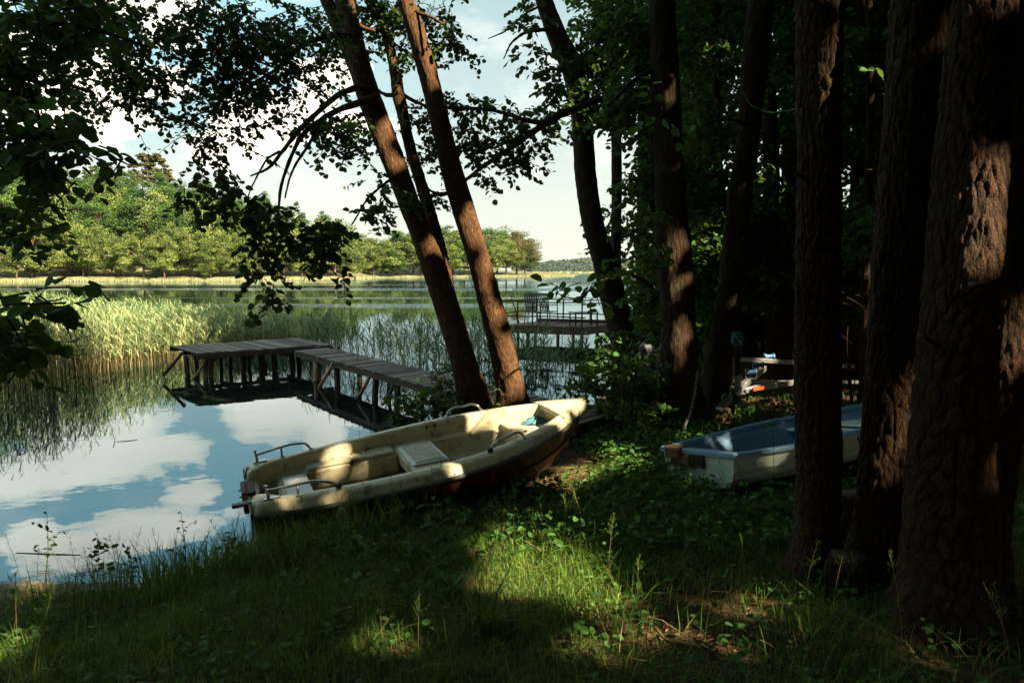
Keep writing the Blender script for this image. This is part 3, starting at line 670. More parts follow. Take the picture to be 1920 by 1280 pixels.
T8 = tree('pine_tree', 'T8', 'wide scaly trunk with a sunlit orange patch, hiding the bow of the blue dinghy', 'tree',
     [dict(pts=[(1652, 1075, 118), (1655, 980, 104), (1662, 850, 96), (1674, 700, 95), (1688, 550, 95), (1702, 400, 97), (1714, 200, 98), (1726, 0, 98), (1735, -160, 96)], Y=[4.3, 4.5], n=640, seg=170, ext=9, amp=0.014, cell=0.044, st=2.3, flare=0.35, fh=0.12)],
     'bark_pine')
T9 = tree('pine_tree', 'T9', 'broadest scaly trunk, leaning right, dappled with light at the right edge', 'tree',
     [dict(pts=[(1768, 1150, 190), (1772, 1080, 165), (1780, 950, 150), (1790, 780, 138), (1800, 600, 128), (1815, 400, 116), (1828, 200, 106), (1842, 0, 100), (1856, -160, 96)], Y=[3.6, 3.9], n=640, seg=190, ext=9, amp=0.015, cell=0.048, st=2.3, flare=0.30, fh=0.10)],
     'bark_pine')
T10 = tree('pine_tree', 'T10', 'rightmost big dark trunk, pressed against the broadest one in the clump', 'tree',
     [dict(pts=[(1822, 1100, 130), (1830, 1000, 110), (1848, 850, 105), (1872, 650, 108), (1892, 450, 104), (1912, 250, 100), (1930, 0, 96), (1945, -160, 94)], Y=[3.95, 4.3], n=560, seg=150, ext=9, amp=0.014, cell=0.044, st=2.3, flare=0.2, fh=0.14)],
     'bark_pine')
T11 = tree('pine_tree', 'T11', 'slim trunk lit as a bright strip between the two widest scaly trunks', 'tree',
     [dict(pts=[(1752, 780, 34), (1752, 600, 32), (1758, 400, 30), (1772, 200, 30), (1784, 0, 30), (1792, -100, 28)], Y=[7.2, 7.2], n=200, seg=36, ext=6, amp=0.007, cell=0.04)],
     'bark_pine')
T12 = tree('pine_tree', 'T12', 'reddish sunlit trunk at the right picture edge beyond the clump of big trunks', 'tree',
     [dict(pts=[(1925, 800, 60), (1932, 700, 50), (1938, 500, 46), (1945, 200, 44), (1950, -80, 40)], Y=[8.2, 8.2], n=200, seg=40, ext=6, amp=0.008, cell=0.04)],
     'bark_pine')
TL = tree('linden_tree', 'TL', 'leafy linden leaning in from the left edge with large dark leaves over the water', 'tree',
     [dict(pts=[(-330, 900, 70), (-330, 600, 60), (-320, 300, 56), (-300, 0, 50), (-290, -150, 46)], Y=[5.4, 5.4], n=120, seg=28, ext=5)],
     'bark_dark',
     [([(-310, 320, 26), (-150, 280, 16), (0, 260, 10), (100, 262, 7), (190, 285, 5), (240, 312, 3)], [5.3, 4.1]),
      ([(-310, 560, 22), (-150, 545, 12), (-20, 555, 8), (60, 570, 5), (120, 560, 3)], [5.3, 3.5]),
      ([(-310, 100, 30), (-150, 40, 20), (0, 40, 14), (150, 50, 8), (280, 90, 4)], [5.3, 5.6]),
      ([(-310, 200, 26), (-100, 130, 14), (40, 150, 10), (90, 300, 6)], [5.3, 5.2]),
      ([(-20, 555, 6), (10, 620, 5), (30, 690, 3), (15, 720, 2)], [4.0, 3.6])])

# unseen trees added behind and beside the viewer, screening off sky light
WM = None
def shade_wood_behind():
    spots = [(-13, -3), (-9, -7), (-4.5, -9), (0.5, -8), (5, -10), (9.5, -7), (13, -3), (15, 2), (13.5, 7), (17, 11), (-1.5, -4.5), (4.5, -4.5), (9, -2), (-6, -3.5), (10, 3.5), (-17, 0), (18, -8), (-12, -10), (14, 15), (19, 20)]
    mt = MB(); tube(mt, spline([[0, 0, -.3], [.2, 0, 4], [.1, .2, 9], [0, 0, 13]], 20), np.linspace(.22, .06, 20), 12)
    tm = None
    for i, (x, y) in enumerate(spots):
        r_ = empty('leafy_tree', (x, y, float(hgt(x, y))))
        if tm is None: tm = mt.build('trunk', M['bark_dark'], r_)
        else: c_ = tm.copy(); COL.objects.link(c_); c_.parent = r_
        mc = MB(); n = 13000; b = ball(n, .5); Pq = np.array([0, 0, 7.2]) + b * [3.4, 3.4, 6.6]
        Pq = Pq[~sunhole(Pq + np.array(r_.location))]; n = len(Pq)
        nn = norm(rs.normal(size=(n, 3))); A_ = norm(np.cross(nn, rs.normal(size=(n, 3)))) * .34; Bq = norm(np.cross(nn, A_)) * .30
        quads(mc, Pq, A_, Bq); mc.build('crown', M['leaf_wood'], r_)
        tag(r_, 'unseen leafy tree added around the viewer to block sky light', 'tree', 'unseen trees added for shade')
shade_wood_behind()

for key, px, py, Y_, dx in [('T7', 1500, 330, 4.25, -22), ('T7', 1570, 120, 4.25, 26), ('T8', 1745, 255, 4.35, 30), ('T9', 1745, 640, 3.6, -26), ('T10', 1905, 300, 4.1, 24), ('T5', 1290, 250, 9.2, 22), ('T6', 1355, 600, 9.9, -16), ('T4', 1140, 500, 11.9, 20), ('T5', 1240, 610, 9.3, -16), ('T8', 1670, 480, 4.3, -20)]:
    m_ = MB(); p0 = at(px, py, Y_); p1 = at(px + dx, py - abs(dx) * .5, Y_ - .12); tube(m_, [p0 - (p1 - p0) * .8, p0, (p0 + p1) / 2 + [0, 0, .01], p1], [.016, .013, .008, .003], 7); child(m_, 'branch_stub', M['bark_dark'], TREES[key][0])

# visible crowns --------------------------------------------------------------
def crown(key, groups, wood='bark_dark'):
    root = TREES[key][0]; m_ = MB()
    for (lm, args) in groups:
        a = dict(args); blobs = a.pop('blobs'); size = a.pop('size')
        blob_leaves(m_, blobs, size, **a)
    return m_, root
Y1 = 7.6
DENS = 1.45
alder1 = [(180, 40, 150, 80, Y1, .5, 1.6), (300, 110, 120, 90, Y1, .5, 1.5), (420, 50, 150, 80, Y1, .6, 1.8), (430, 150, 110, 75, Y1, .5, 1.7), (540, 70, 110, 80, 8.2, .6, 1.6), (540, 150, 70, 50, 8, .4, 1.3),
          (215, 165, 80, 55, Y1, .4, 1.25), (100, 150, 90, 60, Y1, .4, 1.2), (285, 195, 60, 30, 7.4, .3, 1.0), (350, 225, 45, 40, 7.2, .3, 1.3), (405, 240, 60, 50, 7.2, .3, 1.3), (375, 285, 40, 36, 7, .3, 1.3),
          (455, 205, 50, 45, 7.4, .3, 1.2), (450, 275, 18, 20, 7, .2, 1.3), (565, 205, 40, 30, 8, .3, .9), (600, 165, 28, 30, 8.2, .3, .9), (500, 235, 45, 18, 7.6, .3, .9), (20, 160, 60, 60, Y1, .4, 1.5), (620, 40, 40, 50, 8.8, .4, 1.2), (200, 190, 110, 20, 7.4, .3, .8)]
alder1b = [(400, 340, 60, 35, 6.4, .3, 1.4), (440, 385, 60, 40, 6.4, .3, 1.4), (490, 415, 70, 45, 6.3, .3, 1.5), (570, 440, 80, 48, 6.4, .3, 1.6), (620, 465, 50, 45, 6.4, .3, 1.5), (520, 492, 65, 26, 6.2, .3, 1.3),
           (510, 560, 26, 28, 6.0, .15, 1.6), (455, 505, 30, 22, 6.2, .2, 1.2), (640, 512, 26, 14, 6.3, .2, 1.4), (350, 375, 26, 30, 6.2, .2, 1.2), (500, 525, 26, 22, 6.1, .2, 1.3)]
alder1c = [(640, 240, 64, 44, 9.1, .4, 1.8), (600, 262, 48, 28, 9, .3, 1.5), (655, 288, 50, 18, 9, .3, 1.3), (570, 225, 30, 22, 9, .3, 1.0), (720, 385, 46, 38, 8.6, .3, 1.7), (690, 420, 40, 28, 8.5, .3, 1.5), (718, 352, 14, 16, 8.6, .2, 1.2), (650, 430, 40, 30, 8.4, .3, 1.3), (757, 378, 36, 24, 9, .3, 1.4)]
m_, root = crown('T1', [(0, dict(blobs=alder1, size=0.052, nleaf=15, length=0.38, dens=1.02)), (0, dict(blobs=alder1b, size=0.066, nleaf=10, length=0.26, droop=0.7, dens=1.35)), (0, dict(blobs=alder1c, size=0.07, nleaf=11, length=0.3))])
child(m_, 'crown', [M['leaf_alder'], M['bark_dark']], root)
m_, root = crown('T2', [(0, dict(blobs=[(700, 25, 60, 50, 10.2, .4, 1.2), (760, 60, 50, 60, 10.2, .4, 1.5), (800, 230, 50, 50, 10.4, .4, .9), (830, 290, 40, 26, 10.3, .3, .9), (815, 372, 22, 22, 10, .3, 1.3), (660, 250, 60, 40, 10.3, .4, .8), (770, 300, 34, 22, 10.3, .3, .8), (640, 90, 60, 60, 10.3, .4, .9)], size=0.062, nleaf=12, length=0.32, dens=1.6))])
child(m_, 'crown', [M['leaf_alder'], M['bark_dark']], root)
m_, root = crown('T3', [(0, dict(blobs=[(820, 25, 60, 45, 9.7, .4, 1.5), (862, 105, 22, 16, 9.7, .2, 1.1), (845, 75, 40, 30, 9.7, .3, 1.0), (780, 110, 36, 30, 9.9, .3, .9), (855, 195, 50, 30, 10.2, .3, 1.2), (895, 250, 60, 30, 10.3, .3, 1.0), (870, 285, 40, 26, 10.3, .3, .9), (700, 330, 26, 20, 10, .3, .9), (740, 20, 60, 40, 10, .3, 1.2)], size=0.064, nleaf=12, length=0.32, dens=1.5))])
child(m_, 'crown', [M['leaf_alder'], M['bark_dark']], root)
m_, root = crown('T4', [(0, dict(blobs=[(910, 200, 70, 22, 10.3, .4, 1.3), (960, 230, 60, 26, 10.5, .4, 1.3), (930, 280, 70, 36, 10.5, .4, 1.5), (975, 300, 38, 30, 10.5, .3, 1.5), (915, 335, 28, 18, 10.4, .2, 1.3), (1010, 260, 40, 26, 10.7, .3, 1.2), (990, 30, 40, 40, 11.5, .4, 1.0), (1000, 90, 30, 36, 11.3, .3, .9), (1050, 200, 50, 50, 11.3, .4, 1.4), (1110, 130, 60, 90, 11.8, .5, 2.0), (1030, 130, 40, 50, 11.5, .4, 1.2), (1120, 225, 50, 26, 11.6, .4, 1.5), (1150, 60, 60, 80, 11.8, .5, 2.2), (1160, 200, 50, 50, 11.8, .5, 2.2)], size=0.082, nleaf=11, length=0.34, dens=1.4))])
child(m_, 'crown', [M['leaf_alder'], M['bark_dark']], root)
m_, root = crown('T5', [(0, dict(blobs=[(1190, 60, 80, 90, 10, .8, 2.4), (1180, 190, 70, 70, 9.8, .6, 2.2), (1225, 330, 50, 100, 10.2, .6, 2.6), (1195, 418, 50, 22, 9, .3, 1.5), (1180, 345, 32, 12, 9, .3, 1.3), (1205, 472, 40, 20, 9, .3, 1.5), (1225, 540, 45, 70, 10.5, .5, 2.4), (1150, 300, 22, 12, 9, .2, .8)], size=0.09, nleaf=9, length=0.36, dens=1.6)),
                        (0, dict(blobs=[(1270, 220, 60, 30, 7.2, .3, 1.2), (1240, 190, 40, 40, 7.3, .3, .9), (1110, 550, 22, 40, 7.2, .2, 1.3), (1085, 545, 36, 22, 7.3, .2, .8), (1150, 530, 30, 50, 7.4, .2, 1.0), (1060, 570, 26, 16, 7.2, .2, .5), (1290, 215, 34, 22, 7, .2, 1.0)], size=0.11, nleaf=7, length=0.34, droop=0.6))])
child(m_, 'crown', [M['leaf_linden'], M['bark_dark']], root)
lind = [(60, 40, 170, 100, 5.6, .7, 2.2), (30, 130, 90, 70, 5.4, .5, 2.2), (40, 240, 110, 60, 4.6, .5, 2.6), (130, 262, 70, 36, 4.4, .4, 2.2), (195, 284, 40, 20, 4.2, .2, 1.7), (50, 310, 110, 40, 4.6, .4, 2.0), (232, 305, 14, 12, 4.1, .1, 1.4),
        (20, 400, 60, 60, 5, .4, 1.3), (130, 365, 60, 24, 4.9, .3, 1.2), (90, 420, 50, 40, 5.2, .3, .8), (30, 480, 50, 30, 5, .3, .7)]
lind2 = [(95, 550, 40, 16, 3.6, .2, 1.8), (50, 545, 60, 20, 3.6, .2, 2.0), (70, 650, 40, 24, 3.7, .2, 1.4), (20, 640, 60, 50, 3.7, .25, 2.4), (60, 560, 60, 24, 3.7, .25, 2.4), (25, 600, 60, 45, 3.7, .3, 2.6), (118, 572, 18, 16, 3.55, .1, 1.3), (30, 660, 50, 30, 3.7, .25, 1.8), (10, 715, 22, 18, 3.7, .15, 1.2), (90, 605, 30, 20, 3.6, .15, 1.5), (-60, 640, 80, 90, 4.2, .3, 2.5)]
m_, root = crown('TL', [(0, dict(blobs=lind, size=0.074, nleaf=10, length=0.34, dens=1.4)), (0, dict(blobs=lind2, size=0.095, nleaf=6, length=0.26, droop=0.35))])
child(m_, 'crown', [M['leaf_linden'], M['bark_dark']], root)
m_, root = crown('T6', [(0, dict(blobs=[(1330, 60, 90, 90, 11.5, .8, 2.6), (1320, 240, 60, 80, 11.5, .6, 2.4), (1330, 240, 40, 22, 9.0, .2, 1.0), (1450, 340, 60, 40, 11.5, .5, 1.2), (1330, 450, 50, 80, 12, .6, 2.5), (1470, 90, 50, 90, 11, .6, 2.2)], size=0.09, nleaf=9, length=0.36))])
child(m_, 'crown', [M['leaf_linden'], M['bark_dark']], root)

# wood behind on the right bank ------------------------------------------------
bgspec = [(1160, 13.5, 20), (1205, 15.5, 22), (1335, 13.5, 24), (1455, 12.5, 30), (1590, 13, 26), (1620, 10.5, 16), (1478, 15.5, 36), (1795, 14, 30), (1890, 12, 34), (1400, 17, 26), (1700, 16, 30), (1300, 18, 24), (1540, 19, 30), (1980, 15, 40), (1240, 21, 22), (1850, 20, 30), (1640, 22, 30), (1215, 27, 16)]
for i, (bx, by_, wd) in enumerate(bgspec):
    Pg = at(bx, 600, by_); z = float(hgt(Pg[0], Pg[1]))
    base_py = proj(np.array([Pg[0], Pg[1], z]))[1]
    ln = rs.uniform(-26, 30)
    rt = tree('woodland_tree', 'B%d' % i, 'one of the dark trunks and leafy crowns crowding the bank behind the big trunks', 'tree',
              [dict(pts=[(bx, base_py, wd * 1.15), (bx + ln * .3, 500, wd), (bx + ln * .6 + 6, 250, wd * .9), (bx + ln, 0, wd * .8), (bx + ln, -120, wd * .7)], Y=[by_, by_], n=90, seg=18, ext=5, amp=0.008, cell=0.06)], 'bark_dark', group='dense wood on the right bank')
    m_ = MB()
    bl = []
    top = 7.0
    for q in range(9):
        cy = rs.uniform(-60, 520) if q > 1 else rs.uniform(400, 590)
        bl.append((bx + rs.normal() * 75, cy, rs.uniform(55, 95), rs.uniform(45, 90), by_ + rs.uniform(-.8, 1.2), .9, rs.uniform(1.3, 2.6)))
    if bx < 1320: bl = [(max(b[0], 1222 + 0.5 * b[2] - 0.0 * b[1]), b[1], b[2] * .7, b[3], b[4], b[5], b[6]) for b in bl]
    blob_leaves(m_, bl, 0.11, nleaf=9, length=0.45, droop=0.4)
    # the crown goes on above the picture
    b = ball(420, 0.4); P = np.array([rt.location.x, rt.location.y, 11.5]) + b * np.array([3.2, 2.6, 3.6])
    twigs(m_, P, 0.19, 8, 0.8, 0.3)
    child(m_, 'crown', [M['leaf_wood'], M['bark_dark']], rt)

# unseen leaf canopy added overhead: shaped to shade the bank, open over sun spots ------------------
# leaves of the overhead canopy
NL = 175000
u = rs.uniform(-7, 28, NL); v = rs.uniform(-6, 21, NL)
vmax = np.interp(u, [-7, 1.5, 4, 6.5, 8, 12, 15, 18, 28], [13.6, 13.4, 12.4, 11.7, 11.7, 11.4, 14, 18, 21]) + 0.5 * sn(u, v, 1.5)
keep = v < vmax
zz = rs.uniform(8.5, 20, NL)
wv = (zz - V[2] * v) / S[2]
P = u[:, None] * U + v[:, None] * V + wv[:, None] * S
px_, py_, f_ = proj(P)
vis = (f_ > 0) & (px_ > -120) & (px_ < 2040) & (py_ > -60)
keep &= ~vis
# glints: fine random gaps between leaf clumps
P = P[keep]; uk = u[keep]; vk = v[keep]
keys = ['T7', 'T8', 'T9', 'T10', 'T12', 'T5', 'TL']
bases = np.array([TREES[k][1][:2] for k in keys]) + np.array([(-3, -1), (0, -4), (4, -5), (6, 0), (9, 4), (1, 2), (2, 1)])
own = np.argmin(np.hypot(P[:, None, 0] - bases[None, :, 0], P[:, None, 1] - bases[None, :, 1]), 1)
for k, key in enumerate(keys):
    Q = P[own == k]
    if not len(Q): continue
    m_ = MB(); n = len(Q)
    # leaves roughly facing the sun so that each really shades
    nn = norm(S + rs.normal(size=(n, 3)) * 0.45); dd = norm(np.cross(nn, rot_basis(n)))
    leaves(m_, Q - dd * 0.12, dd, nn, rs.uniform(0.19, 0.30, n), 0, aspect=1.05)
    o = child(m_, 'shade_canopy', [M['leaf_wood']], TREES[key][0])

# ------------------------------------------------------------------ boats
def place(root, o0, R3):
    m = Matrix([[*R3[0], o0[0]], [*R3[1], o0[1]], [*R3[2], o0[2]], [0, 0, 0, 1]]); root.matrix_world = m

class Boat:
    def __init__(b, L, W, st, bp, z0, rise, rexp=2.2, keel=0.0, kr=0.34):
        b.L, b.W, b.st, b.bp, b.z0, b.rise, b.rexp, b.keel, b.kr = L, W, st, bp, z0, rise, rexp, keel, kr
    def w(b, s):
        s = np.asarray(s, float)
        return b.W * np.where(s < .45, b.st + (1 - b.st) * np.sin(np.clip(s / .45, 0, 1) * PI / 2), 1 - np.clip((s - .45) / .55, 0, 1) ** b.bp)
    def sh(b, s): return b.z0 + b.rise * np.asarray(s, float) ** b.rexp
    def kz(b, s): return b.keel + b.kr * np.asarray(s, float) ** 5
    def hull(b, prof, n=90, dz=0.0, dw=0.0, rake=0.30):
        s = np.sin(np.linspace(0, 1, n) * PI / 2) ** 0.9; rows = []
        W_ = np.maximum(b.w(s) - dw, 0); top = b.sh(s) - dz; k = b.kz(s)
        for (a, h) in prof:
            z = k + (top - k) * h
            x = s * b.L - rake * (1 - h) * s ** 6
            rows.append(np.stack([x, W_ * a, z], -1))
        return s, np.stack(rows, 1)
def both(mb, G, mat=0, smooth=True, flip=False):
    grid(mb, G, mat, smooth=smooth, flip=flip); H = G.copy(); H[..., 1] *= -1; grid(mb, H, mat, smooth=smooth, flip=not flip)

# cream rowing boat
B = Boat(3.55, .80, .74, 2.35, .55, .19)
root = empty('rowing_boat', (0, 0, 0), 'cream open rowing boat with dark red hull and steel grab rails, stern over the water', 'boat')
prof = [(1.0, 1.0), (.985, .85), (.95, .62), (.90, .42), (.80, .24), (.60, .11), (.32, .03), (0, 0)]
s_, G = B.hull(prof, dz=.085, dw=.012)
m_ = MB(); both(m_, G); e = G[0]; e2 = e.copy(); e2[:, 1] *= -1
m_.add(np.concatenate([e, e2[::-1]]), [list(range(len(e) * 2))])
# lapped strake ridge and spray rail
for h in (.60, .30):
    a = np.interp(h, [p_[1] for p_ in prof][::-1], [p_[0] for p_ in prof][::-1])
    s2, g2 = B.hull([(a, h)], dz=.085, dw=.006)
    for sg in (1, -1):
        q = g2[4:-3, 0].copy(); q[:, 1] *= sg; tube(m_, q, .011, 6)
m_.build('hull', M['hull_red'], root)
# rub rail
m_ = MB(); s = np.linspace(0, 1, 110) ** .85
wv_ = B.w(s); e = np.stack([s * B.L, wv_, B.sh(s) - .085], -1); e2 = e[::-1].copy(); e2[:, 1] *= -1
ring = np.concatenate([e, e2[1:]]); tube(m_, ring, .021, 10); tube(m_, [[-.005, B.w(0) - .02, B.z0 - .085], [-.012, 0, B.z0 - .085], [-.005, -B.w(0) + .02, B.z0 - .085]], .019, 8)
for x in np.arange(.3, 3.4, .23):
    q = x / B.L; w_ = float(B.w(q))
    for sg in (1, -1):
        k = np.array([x + .02 * math.sin(x * 50), sg * (w_ - .012), float(B.sh(q)) - .052]); tube(m_, [k, k + [0, sg * .004, .006]], .006, 6, 1)
m_.build('rub_rail', [M['rubber'], M['black_metal']], root)
# inner moulding (deck edge, coaming, sides, floor)
n = 110; s = np.linspace(0.0, .985, n); W_ = B.w(s); top = B.sh(s)
def off(d): return np.maximum(W_ - d * np.clip(W_ / .30, .0, 1), 0)
flz = .225 + .0 * s; led = .41 + .07 * s
rows = [(off(.004), top - .075), (off(.018), top - .05), (off(.045), top - .006), (off(.065), top + .006), (off(.13), top + .014), (off(.165), top + .012), (off(.182), top - .004), (off(.192), top - .03),
        (off(.215), led + .02), (off(.225), led), (off(.27), led - .008), (off(.28), led - .03), (off(.33), flz + .03), (off(.37), flz), (0 * s, flz - .012)]
kz_ = B.kz(s); pa = [p_[0] for p_ in prof][::-1]; ph = [p_[1] for p_ in prof][::-1]
def liner_row(a, z):
    z = np.maximum(z, kz_ + .035); h_ = np.clip((z - kz_) / (top - .085 - kz_), 0, 1)
    a = np.where(z < top - .09, np.minimum(a, np.maximum(W_ * np.interp(h_, ph, pa) - .02, 0)), a)
    return np.stack([s * B.L - .30 * (1 - h_) * s ** 6 * (z < top - .09), a, z], -1)
G = np.stack([liner_row(a, z) for a, z in rows], 1)
m_ = MB(); both(m_, G, flip=True)
# bow deck
sb = np.linspace(.86, .992, 14); gb = []
for q in sb:
    w_ = float(B.w(q)) - .04; z = float(B.sh(q))
    gb.append([[q * B.L, w_ * k, z + .017 + .012 * (1 - k * k)] for k in np.linspace(-1, 1, 13)])
grid(m_, np.array(gb)); G0 = np.array(gb[0]); G1 = G0.copy(); G1[:, 2] -= .05; grid(m_, np.array([G1, G0]))
G2 = G1.copy(); G2[:, 0] += .06; G2[:, 2] -= .10; grid(m_, np.array([G2, G1]))
# stern deck and the two rounded corner blocks
wst = float(B.w(0))
for sg in (1, -1):
    pts = []
    for x, zt, yi in [(0.0, .50, .30), (.012, .545, .30), (.05, .568, .31), (.12, .572, .34), (.20, .568, .42), (.27, .555, .50), (.30, .50, .56), (.31, .40, .58)]:
        pts.append([[x, sg * (yi - .05), .38], [x, sg * (yi - .02), zt - .07], [x, sg * yi, zt - .012], [x, sg * (yi + .03), zt], [x, sg * (wst - .06 + x * .2), zt], [x, sg * (wst - .03 + x * .2), zt - .02], [x, sg * (wst - .005 + x * .2), zt - .07]])
    grid(m_, np.array(pts), flip=(sg < 0))
box(m_, (.045, 0, .43), (.09, .64, .075), bev=.02)
box(m_, (.012, 0, .30), (.03, 1.1, .26), bev=.008)
m_.build('inner_moulding', M['gelcoat'], root)
# far side locker with lid, near side bench
def locker(ysg):
    m_ = MB(); a = .50; b = 1.46
    box(m_, ((a + b) / 2, ysg * .47, .325), (b - a, .26, .21), bev=.02)
    o = m_.build('side_locker', M['gelcoat'], root)
    l = MB(); box(l, ((a + b) / 2 + .01, ysg * .475, .447), (b - a - .07, .235, .03), bev=.013); ol = l.build('lid', M['gelcoat'], o)
    if ysg > 0:
        l = MB(); box(l, (.98, ysg * .352, .42), (.035, .012, .05), bev=.004); box(l, (.98, ysg * .347, .40), (.02, .012, .05), bev=.003); l.build('latch', M['black_metal'], o)
    for x in (.78, 1.2):
        l = MB(); box(l, (x, ysg * .585, .466), (.07, .03, .010), bev=.003); box(l, (x, ysg * .602, .478), (.022, .022, .022), bev=.005); l.build('hinge', M['black_metal'], o)
locker(1); locker(-1)
m_ = MB(); box(m_, (1.66, 0, .375), (.40, 1.26, .15), bev=.03); th_ = m_.build('middle_thwart', M['gelcoat'], root)
m_ = MB(); box(m_, (1.66, .12, .462), (.36, .62, .026), bev=.01); pn = m_.build('thwart_panel', M['lid_white'], root)
m_ = MB(); box(m_, (1.66, .12, .477), (.29, .55, .012), bev=.004); m_.build('panel_inset', M['cut_wood'] if False else simple('worn_panel', (0.46, 0.41, 0.32), 0.6, var=.25, scale=9, dirt=((0.25, 0.19, 0.12), 0.5, 0.7)), pn)
m_ = MB(); box(m_, (.40, .02, .335), (.30, 1.08, .13), bev=.03); m_.build('aft_thwart', M['gelcoat'], root)
m_ = MB(); box(m_, (.42, .10, .412), (.23, .52, .022), bev=.008); m_.build('aft_panel', M['lid_white'], root)
m_ = MB(); gb = []
for q in np.linspace(.745, .93, 12):
    w_ = max(float(B.w(q)) - .19, .02); gb.append([[q * B.L, w_ * k, .50 + .02 * q] for k in np.linspace(-1, 1, 9)])
grid(m_, np.array(gb)); a = np.array(gb[0]); b_ = a.copy(); b_[:, 2] -= .30; grid(m_, np.array([b_, a])); m_.build('bow_seat', M['gelcoat'], root)
m_ = MB(); tt = np.linspace(0, 2 * PI, 22)
gr = [[[2.98 + (.13 * r_) * math.cos(a) * 1.2, .20 + .10 * r_ * math.sin(a), .525 + .05 * (1 - r_ ** 2) + .018 * math.sin(a * 5 + r_ * 6)] for a in tt] for r_ in np.linspace(.02, 1, 7)]
grid(m_, np.array(gr)); cb = m_
# rails
def rail(p0, p1, h, sg, kind):
    x0, x1 = p0, p1; P = []
    z = lambda x: float(B.sh(x / B.L)) + .012; y = lambda x: sg * (float(B.w(x / B.L)) - .10)
    m_ = MB()
    if kind == 'grab':
        pts = [[x0, y(x0), z(x0)], [x0 + .02, y(x0) , z(x0) + h * .6], [x0 + .07, y(x0 + .07), z(x0) + h], [(x0 + x1) / 2, y((x0 + x1) / 2), z((x0 + x1) / 2) + h * 1.02], [x1 - .09, y(x1 - .09), z(x1) + h], [x1 - .03, y(x1), z(x1) + h * .62], [x1, y(x1), z(x1)]]
        tube(m_, spline(pts, 40), .0125, 10); ends = [pts[0], pts[-1]]
    else:
        pts = [[x0, y(x0) , z(x0) + h * .9], [x0 + .12, y(x0 + .12), z(x0) + h * .98], [x1 - .14, y(x1 - .14), z(x1) + h], [x1 - .05, y(x1), z(x1) + h * .72], [x1, y(x1), z(x1)]]
        tube(m_, spline(pts, 40), .0125, 10)
        xm = x0 + .24; tube(m_, [[xm, y(xm), z(xm)], [xm, y(xm), z(xm) + h * .96]], .011, 8); ends = [pts[-1], [xm, y(xm), z(xm)]]
        tube(m_, [[x0, y(x0), z(x0)], [x0 + .004, y(x0), z(x0) + h * .5], [x0 - .006, y(x0), z(x0) + h * 1.35]], [.017, .013, .010], 8); ends.append([x0, y(x0), z(x0)])
        tube(m_, [[x0 - .006, y(x0), z(x0) + h * 1.3], [x0 - .006, y(x0), z(x0) + h * 1.42]], .017, 8)
        box(m_, (x0 + .03, y(x0), z(x0) + .01), (.13, .045, .022), bev=.006)
    for e_ in ends: tube(m_, [np.array(e_) - [0, 0, .003], np.array(e_) + [0, 0, .012]], [.026, .022], 12)
    o = m_.build('grab_rail', M['steel'], root); return o
rail(.11, .64, .095, 1, 'stern'); r2 = rail(.13, .70, .095, -1, 'stern'); rail(2.12, 2.50, .085, 1, 'grab'); rail(2.10, 2.50, .085, -1, 'grab')
m_ = MB(); box(m_, (.70, -(float(B.w(.2)) - .10), .60), (.05, .05, .05), bev=.014); m_.build('rail_clamp', M['black_metal'], root)
m_ = MB(); box(m_, (2.10, -(float(B.w(.6)) - .10), .64), (.05, .05, .06), bev=.014); m_.build('rail_clamp', M['black_metal'], root)
# outboard pad and brackets on the transom
m_ = MB(); box(m_, (-.045, .05, .42), (.05, .34, .20), bev=.012); box(m_, (.015, .05, .50), (.07, .30, .02), bev=.006); m_.build('motor_pad', M['rust'], root)
m_ = MB(); box(m_, (-.05, -.24, .47), (.22, .07, .03), bev=.008); box(m_, (.04, -.25, .487), (.05, .05, .04), bev=.012); tube(m_, [(.04, -.24, .49), (.08, -.14, .51), (.12, -.16, .50)], .010, 8); m_.build('bracket', M['black_metal'], root)
for a, b in ((.14, .46), (.02, .44)): m_ = MB(); tube(m_, [(-.09, a, b), (-.02, a, b)], .008, 6); m_.build('bolt', M['black_metal'], root)
for a in (.5, -.5): m_ = MB(); box(m_, (-.018, a, .44), (.02, .22, .14), bev=.008); m_.build('stern_guard', M['rubber'], root)
for x in (1.86, 1.95): m_ = MB(); box(m_, (x, float(B.w(x / B.L)) - .207, .575), (.03, .012, .035), bev=.005); m_.build('oar_socket', M['black_metal'], root)
place(root, *CB)
cloth = cb.build('cloth', M['cloth_blue']); tag(cloth, 'crumpled blue cloth lying in the bow of the cream boat', 'cloth'); place(cloth, *CB)
def cbw(p_): return CB[0] + CB[1] @ np.array(p_, float)
# fender on a line from the near stern rail
a = cbw((.70, -.66, .56)); b = at(640, 945, a[1] - .02)
fr_ = empty('boat_fender', b, 'weathered white fender hanging on a thin line beside the hull of the cream boat', 'fender')
m_ = MB(); z = np.linspace(0, 1, 14); rr = .058 * np.clip(np.sin(np.clip(z, .03, .97) * PI), 0, 1) ** .35
tube(m_, [b + [0, 0, -.02 - .30 * k] for k in z], rr, 16); child(m_, 'body', M['fender'], fr_)
m_ = MB(); tube(m_, [b + [0, 0, .03], b + [0, 0, -.03]], .02, 10); child(m_, 'eye', M['fender'], fr_)
m_ = MB(); tube(m_, spline([a, (a + b) / 2 + [0, -.01, -.03], b + [0, 0, .02]], 8), .0035, 5); child(m_, 'line', M['rope'], fr_)
a = cbw((.02, -.60, .44)); m_ = MB(); tube(m_, spline([a, a + [0, -.02, -.2], a + [.02, -.03, -.45]], 10), .004, 5)
tag(m_.build('mooring_line', M['rope']), 'thin pale line dangling from the stern corner of the cream boat', 'rope')

